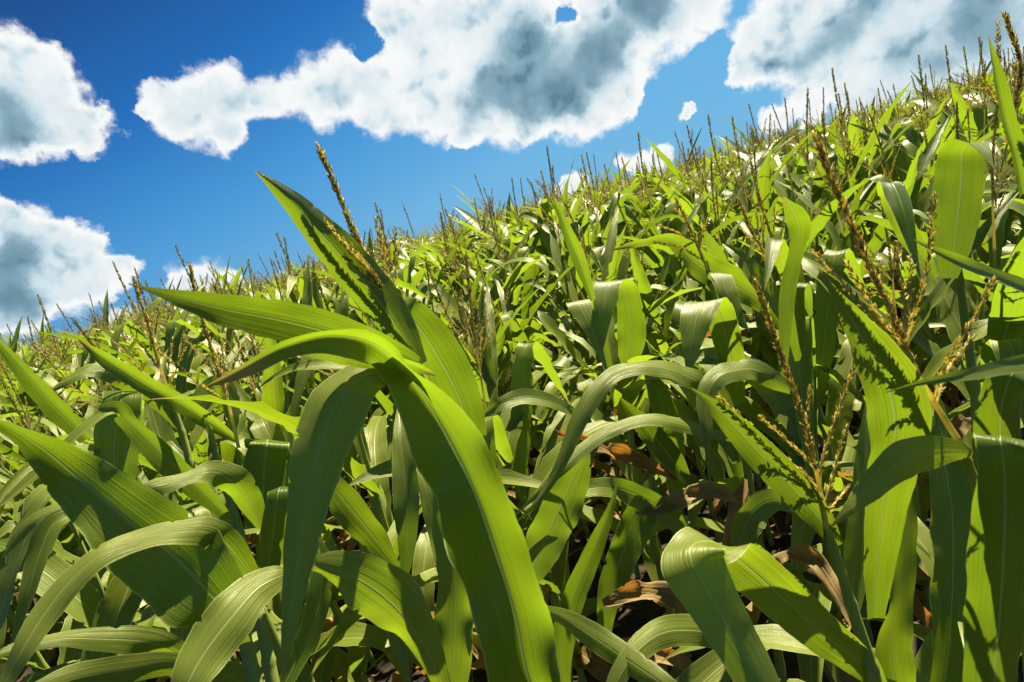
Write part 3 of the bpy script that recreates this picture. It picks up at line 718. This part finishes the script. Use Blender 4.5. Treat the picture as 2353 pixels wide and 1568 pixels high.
traced_leaf(P2, [(2080, 1640, .86, 60), (2052, 1540, .86, 90), (2048, 1460, .86, 76), (2066, 1380, .86, 62), (2080, 1260, .87, 46), (2085, 1140, .88, 30), (2090, 1060, .89, 4)], 0.3, 0.08, 60, under=True)
traced_leaf(P2, [(1960, 1400, .90, 30), (1962, 1300, .92, 62), (1975, 1180, .94, 62), (1985, 1060, .96, 52), (1990, 960, .98, 20), (1995, 900, 1.0, 4)], 0.3, 0.05, 60)
def dry_traced(root, C, label): traced_leaf(root, C, 0.5, 0.3, 70, 9, 'dry_leaf', 'dry', label, 0.35)
dry_traced(P2, [(1960, 1440, .96, 14), (1915, 1350, 1.0, 36), (1868, 1290, 1.04, 40, 30), (1810, 1280, 1.06, 26, 40), (1760, 1300, 1.08, 16), (1735, 1330, 1.08, 3)], 'brown curled withered leaf below the folded leaf')
dry_traced(P2, [(1560, 1500, 1.3, 14), (1600, 1420, 1.3, 44), (1540, 1370, 1.28, 50, 30), (1450, 1365, 1.26, 36, 40), (1385, 1385, 1.25, 18)], 'torn tan withered leaf lying over the soil')
dry_traced(P2, [(1700, 1150, 1.4, 20), (1640, 1130, 1.38, 34, 30), (1560, 1150, 1.36, 40, 30), (1500, 1175, 1.35, 22), (1460, 1180, 1.34, 4)], 'rust brown shrivelled leaf')
dry_traced(P2, [(1710, 1100, 1.45, 14), (1690, 1160, 1.42, 40), (1675, 1230, 1.4, 46), (1660, 1300, 1.4, 10)], 'rust brown shrivelled leaf hanging straight down')
low_leaves(P2, 5, 3)

# -- plant with the tall tassel at the right
P3 = hero_root((2330, 1420, .72), 'corn plant at the right with the largest golden tassel and a broad bright pointed leaf', (.05, .05))
traced_stalk(P3, [(2370, 1500, .74), (2300, 1260, .72), (2240, 1110, .71), (2200, 1010, .70)], 0.0105, 0.005)
traced_tassel(P3, [(2200, 1010, .70), (2150, 930, .70), (2110, 860, .69), (2072, 770, .68), (2035, 690, .67), (1975, 560, .66), (1920, 430, .65), (1868, 300, .64)], 0.27, [
    [(2098, 830, .69), (2050, 780, .67), (1995, 720, .65), (1935, 650, .63), (1868, 578, .62)],
    [(2088, 805, .69), (2030, 740, .68), (1985, 670, .67), (1942, 600, .66)],
    [(2075, 780, .69), (2080, 720, .70), (2070, 640, .71), (2058, 568, .72)],
    [(2085, 800, .69), (2092, 720, .71), (2094, 650, .72), (2090, 590, .73)],
    [(2080, 790, .69), (2110, 700, .67), (2135, 590, .66), (2147, 445, .65)],
    [(2145, 925, .70), (2165, 850, .68), (2215, 770, .66), (2285, 640, .64)],
    [(2150, 930, .70), (2180, 850, .72), (2240, 768, .73)],
    [(2120, 880, .69), (2085, 820, .70), (2030, 740, .72)]])
traced_leaf(P3, [(2010, 1420, .76, 40), (2020, 1250, .74, 84), (2042, 1100, .71, 110), (2058, 990, .69, 136), (2045, 900, .67, 142), (2008, 825, .65, 112), (1962, 745, .63, 64), (1920, 680, .615, 26), (1880, 615, .60, 3)], 0.22, 0.03, 80, under=True)
traced_leaf(P3, [(2235, 1045, .70, 20), (2200, 1036, .68, 50), (2130, 1042, .66, 82), (2062, 1068, .63, 84), (2000, 1122, .61, 62), (1955, 1168, .59, 32), (1908, 1212, .58, 2)], -0.12, 0.03, 60)
traced_leaf(P3, [(2480, 805, .58, 44), (2353, 834, .56, 38, 20), (2240, 858, .54, 28, 20), (2123, 878, .53, 14), (2036, 902, .52, 2)], 0.2, 0.02, 50)
traced_leaf(P3, [(2160, 1640, .84, 60), (2180, 1480, .86, 100), (2190, 1320, .88, 124), (2188, 1180, .90, 120), (2170, 1060, .92, 90), (2160, 960, .94, 40), (2150, 900, .95, 4)], 0.25, 0.05, 60, under=True)
low_leaves(P3, 6, 3)

# -- plant cut by the right edge
P4 = hero_root((2330, 1640, .66), 'corn plant cut by the right edge with a very broad upright leaf in front', (.08, .02))
traced_leaf(P4, [(2280, 1700, .67, 90, 0, 0), (2285, 1560, .655, 132, 0, 0), (2298, 1400, .635, 142, 0, 0), (2308, 1220, .60, 138, 0, 2), (2308, 1090, .575, 118, 0, 4), (2300, 1015, .575, 104, 0, 6), (2302, 1004, .61, 98, 0, 6), (2320, 1080, .72, 80, 0, 6), (2340, 1250, .76, 8, 0, 6)], -0.16, 0.03, 80, under=True)
traced_leaf(P4, [(2310, 1100, .66, 80, 0, 0), (2300, 1010, .645, 104, 0, 0), (2302, 930, .63, 108, 0, 0), (2322, 868, .62, 100, 0, 10), (2345, 848, .64, 80, 0, 20), (2380, 880, .70, 50, 0, 25), (2400, 960, .74, 6, 0, 25)], -0.14, 0.03, 60, under=True)
traced_leaf(P4, [(2440, 700, .74, 44), (2353, 662, .72, 38, 20), (2262, 625, .70, 32, 20), (2182, 590, .68, 24), (2100, 552, .67, 3)], 0.25, 0.03, 50)
traced_stalk(P4, [(2390, 1640, .68), (2395, 1400, .70), (2400, 1100, .72), (2395, 850, .74)], 0.011, 0.007)
low_leaves(P4, 7, 3)

# -- plant with the wide translucent leaf on the right
P5 = hero_root((2200, 900, 1.1), 'corn plant with a wide glowing leaf folded over at its pale tip, upper right', (.0, .02))
traced_stalk(P5, [(2240, 900, 1.16), (2205, 640, 1.14), (2190, 480, 1.12)], 0.009, 0.005)
traced_leaf(P5, [(2182, 640, 1.03, 36, 0, 10), (2192, 570, 1.02, 84, 0, 8), (2203, 480, 1.01, 118, 0, 6), (2210, 400, 1.0, 116, 0, 4), (2212, 350, .99, 100, 0, 2), (2225, 330, .97, 80, 0, 5), (2252, 345, .93, 50, 0, 20), (2284, 388, .90, 4, 0, 30)], -0.10, 0.02, 70, under=True)
traced_leaf(P5, [(2353, 445, .98, 50), (2336, 360, .96, 46), (2312, 280, .94, 40), (2292, 190, .92, 32), (2280, 130, .91, 16), (2272, 82, .90, 2)], 0.5, 0.02, 50, under=True)
traced_leaf(P5, [(2150, 640, 1.2, 24), (2100, 560, 1.18, 46), (2065, 500, 1.15, 52), (2045, 440, 1.12, 50, 0, 0), (2050, 420, 1.08, 56, 0, 5), (2072, 470, 1.04, 52, 0, 0), (2090, 540, 1.02, 30, 0, -10), (2115, 640, 1.0, 3, 0, -20)], 0.1, 0.05, 60)
traced_tassel(P5, [(2310, 330, 1.05), (2330, 250, 1.04), (2345, 150, 1.03), (2325, 80, 1.02), (2307, 28, 1.01)], .2, [[(2330, 260, 1.04), (2310, 200, 1.04), (2296, 130, 1.04), (2292, 50, 1.04)], [(2330, 260, 1.04), (2353, 180, 1.06), (2375, 110, 1.06)], [(2325, 280, 1.04), (2290, 230, 1.02), (2255, 180, 1.02)], [(2328, 270, 1.04), (2330, 200, 1.07), (2335, 140, 1.08)]])
low_leaves(P5, 8, 5, .3, .9)

# -- three plants of the next row, in the middle
N1 = hero_root((1690, 1000, 1.6), 'corn plant with two pale leaves bent double in the middle of the field', (.0, .03))
traced_stalk(N1, [(1720, 1100, 1.6), (1690, 900, 1.6), (1650, 720, 1.6), (1622, 600, 1.6)], 0.012, 0.006)
traced_leaf(N1, [(1700, 930, 1.55, 24, 0, 0), (1684, 850, 1.52, 56, 0, -4), (1668, 770, 1.49, 66, 0, -6), (1648, 712, 1.46, 66, 0, -6), (1625, 692, 1.42, 72, 0, -8), (1602, 722, 1.38, 74, 0, -8), (1590, 790, 1.35, 46, 0, -8), (1583, 850, 1.34, 16, 0, -8), (1574, 905, 1.33, 2, 0, -8)], 0.08, 0.03, 80, under=True)
traced_leaf(N1, [(1640, 760, 1.66, 20, 0, 0), (1640, 690, 1.62, 40, 0, 0), (1648, 636, 1.58, 44, 0, 5), (1656, 628, 1.54, 46, 0, 5), (1668, 665, 1.5, 52, 0, 0), (1692, 712, 1.48, 28, 0, -20), (1722, 764, 1.46, 2, 0, -30)], 0.08, 0.03, 60, under=True)
traced_leaf(N1, [(1690, 960, 1.3, 14), (1650, 905, 1.28, 46), (1596, 872, 1.25, 52, 30), (1530, 846, 1.22, 34, 55), (1466, 843, 1.18, 28, 55), (1406, 862, 1.15, 34, 40), (1348, 932, 1.12, 42, 20), (1280, 1084, 1.08, 24), (1230, 1160, 1.06, 12), (1184, 1202, 1.05, 2)], -0.2, 0.05, 80)
traced_leaf(N1, [(1690, 1010, 1.35, 14), (1610, 988, 1.32, 24, 40), (1556, 972, 1.29, 30, 45), (1476, 964, 1.26, 22, 55), (1386, 998, 1.22, 26, 40), (1300, 1068, 1.18, 28, 20), (1240, 1130, 1.15, 16), (1176, 1192, 1.13, 2)], -0.2, 0.05, 80)
traced_leaf(N1, [(1830, 900, 1.3, 20), (1790, 880, 1.28, 40), (1740, 850, 1.26, 50, 30), (1690, 850, 1.23, 40, 45), (1645, 868, 1.2, 44, 30), (1622, 920, 1.18, 44, 0), (1625, 990, 1.16, 24), (1628, 1060, 1.15, 10), (1630, 1120, 1.14, 2)], -0.2, 0.06, 70)
dry_traced(N1, [(1560, 1100, 1.5, 14), (1470, 1060, 1.48, 34, 20), (1380, 1030, 1.46, 36, 30), (1300, 1000, 1.45, 22), (1270, 990, 1.44, 3)], 'brown streaked withered leaf lying nearly level')
for C, un in (([(1590, 1240, 1.38, 16), (1530, 1180, 1.36, 55), (1460, 1138, 1.34, 55), (1390, 1120, 1.31, 40, 30), (1330, 1130, 1.29, 28, 30), (1286, 1152, 1.28, 4)], False),
              ([(1345, 965, 1.33, 10), (1270, 925, 1.31, 28, 40), (1200, 915, 1.28, 32, 40), (1130, 940, 1.25, 22), (1098, 968, 1.24, 3)], False),
              ([(1830, 1175, 1.2, 12), (1780, 1150, 1.19, 52), (1730, 1180, 1.17, 76), (1702, 1235, 1.16, 56), (1690, 1275, 1.16, 4)], False),
              ([(1585, 1115, 1.42, 20), (1540, 1050, 1.41, 52), (1490, 990, 1.40, 52), (1450, 945, 1.39, 28), (1425, 915, 1.38, 4)], True),
              ([(1390, 1480, 1.34, 20), (1396, 1380, 1.34, 52), (1430, 1275, 1.35, 74), (1468, 1190, 1.36, 78), (1492, 1130, 1.38, 44), (1500, 1090, 1.4, 6)], True),
              ([(1560, 1180, 1.5, 20), (1548, 1080, 1.5, 50), (1535, 980, 1.49, 56), (1505, 890, 1.47, 44), (1480, 850, 1.46, 6)], True),
              ([(1690, 1060, 1.5, 16), (1668, 1000, 1.5, 50), (1640, 920, 1.5, 58), (1600, 860, 1.49, 40), (1570, 830, 1.48, 4)], True)):
    traced_leaf(N1, C, 0.22, 0.07, 60, under=un)
low_leaves(N1, 9, 8, .3, 1.0)
N2 = hero_root((1430, 950, 1.75), 'corn plant with two silvery leaf tips hanging side by side in the middle', (.0, .02))
traced_stalk(N2, [(1450, 1020, 1.75), (1440, 850, 1.75), (1425, 700, 1.75)], 0.012, 0.006)
traced_leaf(N2, [(1438, 860, 1.72, 30, 0, 0), (1450, 780, 1.70, 66, 0, -4), (1446, 700, 1.68, 60, 0, -6), (1428, 655, 1.66, 56, 0, -6), (1400, 648, 1.6, 56, 0, -6), (1390, 690, 1.56, 56, 0, -4), (1387, 750, 1.54, 26, 0, 0), (1385, 805, 1.53, 2, 0, 0)], 0.08, 0.03, 70, under=True)
traced_leaf(N2, [(1400, 850, 1.70, 20, 0, 0), (1370, 760, 1.68, 40, 0, 0), (1340, 700, 1.64, 50, 0, -10), (1328, 692, 1.6, 56, 0, -10), (1350, 735, 1.56, 44, 0, -20), (1375, 800, 1.54, 20, 0, -25), (1400, 865, 1.53, 2, 0, -25)], 0.08, 0.03, 60, under=True)
traced_leaf(N2, [(1362, 690, 1.1, 14), (1330, 595, 1.08, 34), (1302, 530, 1.06, 26), (1280, 475, 1.05, 12), (1266, 440, 1.04, 2)], 0.35, 0.02, 40, under=True)
traced_leaf(N2, [(1190, 1370, 1.3, 30), (1222, 1310, 1.29, 64), (1258, 1230, 1.28, 92), (1300, 1140, 1.27, 90), (1330, 1075, 1.26, 60), (1350, 1030, 1.25, 10)], 0.2, 0.06, 60)
low_leaves(N2, 10, 9, .3, 1.15)
M8 = hero_root((1300, 1600, 1.0), 'low corn plant with a narrow striped leaf pointing up above the bare soil', (.02, .05))
traced_leaf(M8, [(1300, 1650, .98, 40), (1288, 1530, .97, 52), (1306, 1400, .96, 60), (1350, 1290, .95, 52), (1394, 1190, .94, 28), (1408, 1150, .94, 14), (1418, 1108, .94, 2)], 0.45, 0.05, 60, under=True)
traced_stalk(M8, [(1300, 1660, 1.0), (1290, 1560, 1.0)], 0.012, 0.009)
low_leaves(M8, 12, 4, .2, .6)

traced_tassel(N1, [(1634, 655, 1.6), (1620, 607, 1.6), (1590, 536, 1.59), (1579, 510, 1.58), (1552, 455, 1.57)], .25, [
    [(1612, 585, 1.6), (1608, 563, 1.6), (1623, 513, 1.58), (1643, 462, 1.57)], [(1606, 570, 1.6), (1606, 540, 1.61), (1612, 458, 1.62)],
    [(1600, 558, 1.6), (1590, 548, 1.58), (1546, 530, 1.56), (1476, 505, 1.54)], [(1616, 600, 1.6), (1608, 595, 1.59), (1561, 568, 1.56), (1502, 557, 1.54)], [(1600, 555, 1.6), (1570, 500, 1.63), (1550, 480, 1.64)]])
N4 = hero_root((1850, 1000, 1.5), 'corn plant with a bright bent upright leaf and a fan of thin tassel branches', (.0, .02))
traced_stalk(N4, [(1870, 1050, 1.5), (1830, 850, 1.53), (1795, 695, 1.56)], 0.012, 0.006)
traced_tassel(N4, [(1795, 695, 1.56), (1765, 620, 1.57), (1749, 565, 1.58), (1734, 545, 1.58), (1696, 455, 1.58)], .4, [
    [(1762, 612, 1.57), (1752, 575, 1.58), (1743, 533, 1.60), (1738, 487, 1.61)], [(1760, 605, 1.57), (1754, 557, 1.55), (1756, 487, 1.54)],
    [(1770, 630, 1.57), (1772, 592, 1.56), (1781, 489, 1.55)], [(1764, 615, 1.57), (1745, 572, 1.56), (1720, 545, 1.54), (1702, 525, 1.53)]])
traced_leaf(N4, [(1802, 862, 1.28, 10), (1803, 780, 1.27, 26, 0, 0), (1810, 660, 1.26, 40, 0, 0), (1826, 590, 1.25, 36, 0, 0), (1836, 525, 1.23, 50, 0, 10), (1826, 490, 1.21, 46, 0, 20), (1812, 470, 1.2, 24, 0, 20), (1800, 452, 1.19, 2, 0, 20)], 0.2, 0.03, 60, under=True)
traced_leaf(N4, [(1833, 830, 1.42, 12, 0, 0), (1833, 780, 1.40, 36, 0, 0), (1832, 710, 1.37, 36, 0, 0), (1832, 665, 1.34, 34, 0, 0), (1838, 650, 1.36, 32, 0, 0), (1852, 680, 1.44, 26, 0, 0), (1866, 740, 1.48, 3, 0, 0)], -0.1, 0.03, 50, under=True)
traced_leaf(N4, [(1830, 790, 1.75, 16), (1765, 705, 1.72, 50), (1685, 652, 1.68, 68), (1606, 608, 1.64, 66), (1560, 565, 1.6, 46), (1530, 547, 1.57, 22, -40), (1470, 558, 1.54, 16, -40), (1404, 576, 1.5, 2)], 0.25, 0.05, 70, under=True)
traced_leaf(N4, [(1860, 840, 1.5, 16), (1800, 720, 1.5, 40), (1740, 640, 1.52, 44), (1700, 590, 1.55, 30), (1660, 560, 1.6, 4)], 0.25, 0.05, 50)
low_leaves(N4, 14, 7, .3, 1.0)
traced_tassel(L2, [(548, 1030, 1.22), (520, 910, 1.22), (500, 845, 1.21), (480, 780, 1.20), (452, 690, 1.19), (436, 604, 1.18)], .3, [
    [(525, 930, 1.22), (515, 860, 1.23), (510, 783, 1.24)], [(516, 915, 1.22), (500, 908, 1.20), (450, 875, 1.17), (366, 808, 1.14)],
    [(512, 900, 1.22), (480, 840, 1.2), (428, 783, 1.18)], [(520, 910, 1.22), (530, 855, 1.24), (561, 788, 1.26)], [(522, 930, 1.22), (510, 850, 1.26), (500, 800, 1.28)]])
L3 = hero_root((430, 1030, 1.4), 'corn plant at left with a thick upright tassel before the low cloud', (.0, .02))
traced_stalk(L3, [(450, 1120, 1.4), (420, 1000, 1.4), (386, 900, 1.39)], 0.011, 0.006)
traced_tassel(L3, [(386, 900, 1.39), (360, 820, 1.38), (340, 740, 1.37), (322, 690, 1.36), (306, 636, 1.35)], .22, [
    [(370, 860, 1.39), (362, 880, 1.38), (310, 835, 1.36), (258, 783, 1.34)], [(380, 890, 1.39), (385, 860, 1.40), (396, 790, 1.41)],
    [(382, 895, 1.39), (400, 860, 1.38), (427, 798, 1.37)], [(368, 850, 1.39), (350, 780, 1.42), (330, 740, 1.43)], [(372, 860, 1.39), (330, 800, 1.36), (300, 770, 1.35)]])
traced_leaf(L3, [(412, 985, 1.4, 14), (370, 930, 1.38, 40), (300, 880, 1.35, 46), (220, 850, 1.31, 30, 40), (160, 870, 1.28, 24, 40), (110, 905, 1.26, 3)], -0.2, 0.05, 60)
traced_leaf(L3, [(420, 1000, 1.42, 14), (455, 930, 1.44, 46), (492, 890, 1.46, 56), (520, 900, 1.44, 50, 10), (532, 950, 1.42, 36), (538, 1010, 1.41, 3)], -0.2, 0.05, 60)
low_leaves(L3, 15, 5, .3, .95)

heroes = [A, B, Lp, L2, L3, P2, P3, P4, P5, N1, N2, N4, M8]

# ------------------------------------------------------------------ the rows behind
def children(o): return [c for c in bpy.data.objects if c.parent == o]
spec_rng = np.random.default_rng(77)
SPECS = [plant_spec(spec_rng) for _ in range(9)]
near_protos = [detailed_plant(s, with_ear=(i % 3 != 1)) for i, s in enumerate(SPECS)]
near_tree = [[(c, children(c)) for c in children(p)] for p in near_protos]
MID = [merged_plant(s, 0) for s in SPECS]
mid_meshes = [mesh_from('corn_plant', *a, MATS4) for a in MID]
TALLEST = int(np.argmax([a[0][np.unique(a[1][a[4] == 0])][:, 2].max() for a in MID]))   # its top leaf stands well above the others

def dup(root, subs):
    r = root.copy(); col.objects.link(r)
    for c, gs in subs:
        d = c.copy(); col.objects.link(d); d.parent = r
        for g in gs:
            e = g.copy(); col.objects.link(e); e.parent = d
    return r

ZONES = [(250, 'at the far left edge'), (520, 'below the low left cloud'), (760, 'left of the tall dark tassel'), (1050, 'right of the tall dark tassel'), (1290, 'below the big central cloud'),
         (1580, 'below the two small round clouds'), (1960, 'left of the largest golden tassel'), (1e9, 'at the far right edge')]
def side_word(x):
    return next(w for lim, w in ZONES if x < lim)

prng = np.random.default_rng(5)
HERO_XY = np.array([[h.location.x, h.location.y] for h in heroes])
spots = []
row = 0
y = 1.55
while y < 7.2:
    half = 1.02 * y + 0.55
    x = -half + prng.uniform(0, .2)
    while x < half:
        spots.append((x + prng.normal(0, .03), y + prng.normal(0, .05), row)); x += 0.20 * prng.uniform(0.8, 1.25)
    y += 0.75; row += 1
used = set(); n_ind = 0; rest = []
spots.sort(key=lambda s: s[1] + 0.0 * s[0])
for x, y, rw in spots:
    k = int(prng.integers(0, 9)); rz = prng.uniform(0, 6.283); sc = prng.uniform(0.87, 0.99) if rw < 2 else prng.uniform(1.02, 1.11)
    if rw in (2, 3) and k == TALLEST: k = (k + 4) % 9
    px, py, z = proj((x, y, 1.5))
    if rw == 0 and (px < -250 or px > 2600 or 1290 < px < 1480 or 1570 < px < 1730): continue
    if np.min(np.hypot(HERO_XY[:, 0] - x, HERO_XY[:, 1] - y)) < 0.12: continue
    if rw <= 1:
        if k not in used: used.add(k); r = near_protos[k]
        else: r = dup(near_protos[k], near_tree[k])
        r.location = (x, y, 0); r.rotation_euler = (prng.normal(0, .03), prng.normal(0, .03), rz); r.scale = (sc, sc, sc)
        r['label'] = 'full size corn plant just behind the foreground, ' + side_word(px)
        r['group'] = 'corn plants in the rows just behind the foreground ' + side_word(px); n_ind += 1
    elif n_ind < 288:
        r = bpy.data.objects.new('corn_plant', mid_meshes[k]); col.objects.link(r)
        r.location = (x, y, 0); r.rotation_euler = (prng.normal(0, .03), prng.normal(0, .03), rz); r.scale = (sc, sc, sc)
        r['category'] = 'corn plant'
        if rw <= 3: r['label'] = 'mid sized corn plant further back, ' + side_word(px)
        else: r['label'] = 'small distant corn plant near the skyline, ' + side_word(px)
        r['group'] = ('corn plants further back ' if rw <= 3 else 'corn plants near the skyline ') + side_word(px); n_ind += 1
    else: rest.append((x, y, k, rz, sc, 1))
for k in range(9):
    if k not in used:
        for c, gs in near_tree[k]:
            for g in gs: bpy.data.objects.remove(g)
            bpy.data.objects.remove(c)
        bpy.data.objects.remove(near_protos[k])

# everything farther out reads as one mass
y = 7.3
while y < 75:
    half = 1.05 * y + 0.6
    step = 0.20 if y < 16 else (0.24 if y < 26 else 0.6)
    x = -half
    while x < half:
        rest.append((x + prng.normal(0, .04), y + prng.normal(0, .08), int(prng.integers(0, 9)), prng.uniform(0, 6.283), prng.uniform(1.02, 1.11), 1 if y < 13 else 2)); x += step * prng.uniform(.7, 1.3)
    y += 0.75 if y < 30 else 1.5
lod = {1: [merged_plant(s, 1) for s in SPECS], 2: [merged_plant(s, 2) for s in SPECS]}
parts = [[], [], [], [], []]; off = 0
for x, y, k, rz, sc, lv in rest:
    v, f, uv, rn, mi = lod[lv][k]
    c, s = math.cos(rz) * sc, math.sin(rz) * sc
    w = np.stack([v[:, 0] * c - v[:, 1] * s + x, v[:, 0] * s + v[:, 1] * c + y, v[:, 2] * sc], 1)
    parts[0].append(w); parts[1].append(f + off); parts[2].append(uv); parts[3].append((rn + prng.random()) % 1); parts[4].append(mi); off += len(v)
fo = bpy.data.objects.new('corn_field', mesh_from('corn_field', *[np.concatenate(q) for q in parts], MATS4)); col.objects.link(fo)
fo['kind'] = 'stuff'; fo['label'] = 'distant mass of green corn running to the skyline'; fo['category'] = 'corn field'

# ------------------------------------------------------------------ ground
def ground():
    g = lambda a, b, n: np.linspace(a, b, n)
    xs = np.concatenate([-np.geomspace(4000, 6.2, 26), g(-6, 6, 240), np.geomspace(6.2, 4000, 26)])
    ys = np.concatenate([-np.geomspace(4000, 1.2, 24), g(-1, 8, 190), np.geomspace(8.3, 4000, 30)])
    X, Y = np.meshgrid(xs, ys)
    r = np.random.default_rng(3); Z = np.zeros_like(X)
    for i in range(34):
        fq = r.uniform(4, 55); a = r.uniform(0, 6.283)
        Z += (0.05 / fq ** 0.75) * np.sin((X * math.cos(a) + Y * math.sin(a)) * fq + r.uniform(0, 6.28) + 1.5 * np.sin((X * math.sin(a) - Y * math.cos(a)) * fq * 0.37))
    near = np.clip((9 - np.hypot(X, Y - 3)) / 3, 0, 1)
    Z = Z * near - 0.015
    n, m = X.shape
    V = np.stack([X, Y, Z], -1).reshape(-1, 3)
    i = np.arange(n - 1)[:, None] * m + np.arange(m - 1)[None]
    F = np.stack([i, i + 1, i + 1 + m, i + m], -1).reshape(-1, 4)
    mb = MB(); mb.add(V, F); o = mb.build('ground', MAT['soil']); o['kind'] = 'structure'
ground()

# withered leaves fallen between the rows
lr = np.random.default_rng(21)
mb = MB()
for q in range(260):
    x, y = lr.uniform(-2.6, 2.6), lr.uniform(0.7, 3.4)
    a = lr.uniform(0, 6.283); ln = lr.uniform(.05, .22)
    P = np.stack([np.array((x + math.cos(a) * t * ln, y + math.sin(a) * t * ln, 0.018 + 0.03 * abs(math.sin(t * 3 + a)))) for t in np.linspace(0, 1, 8)])
    S = np.tile((-math.sin(a), math.cos(a), lr.normal(0, .5)), (8, 1))
    ribbon(mb, P, S, width_profile(np.linspace(0, 1, 8)) * lr.uniform(.008, .025), 3, .4, .3, 0, None, .2)
o = mb.build('litter', MAT['dry']); o['kind'] = 'stuff'; o['label'] = 'dry brown leaf litter scattered on the dark soil'
print('individual plants', n_ind + len(heroes), 'rest', len(rest), 'tris', off)
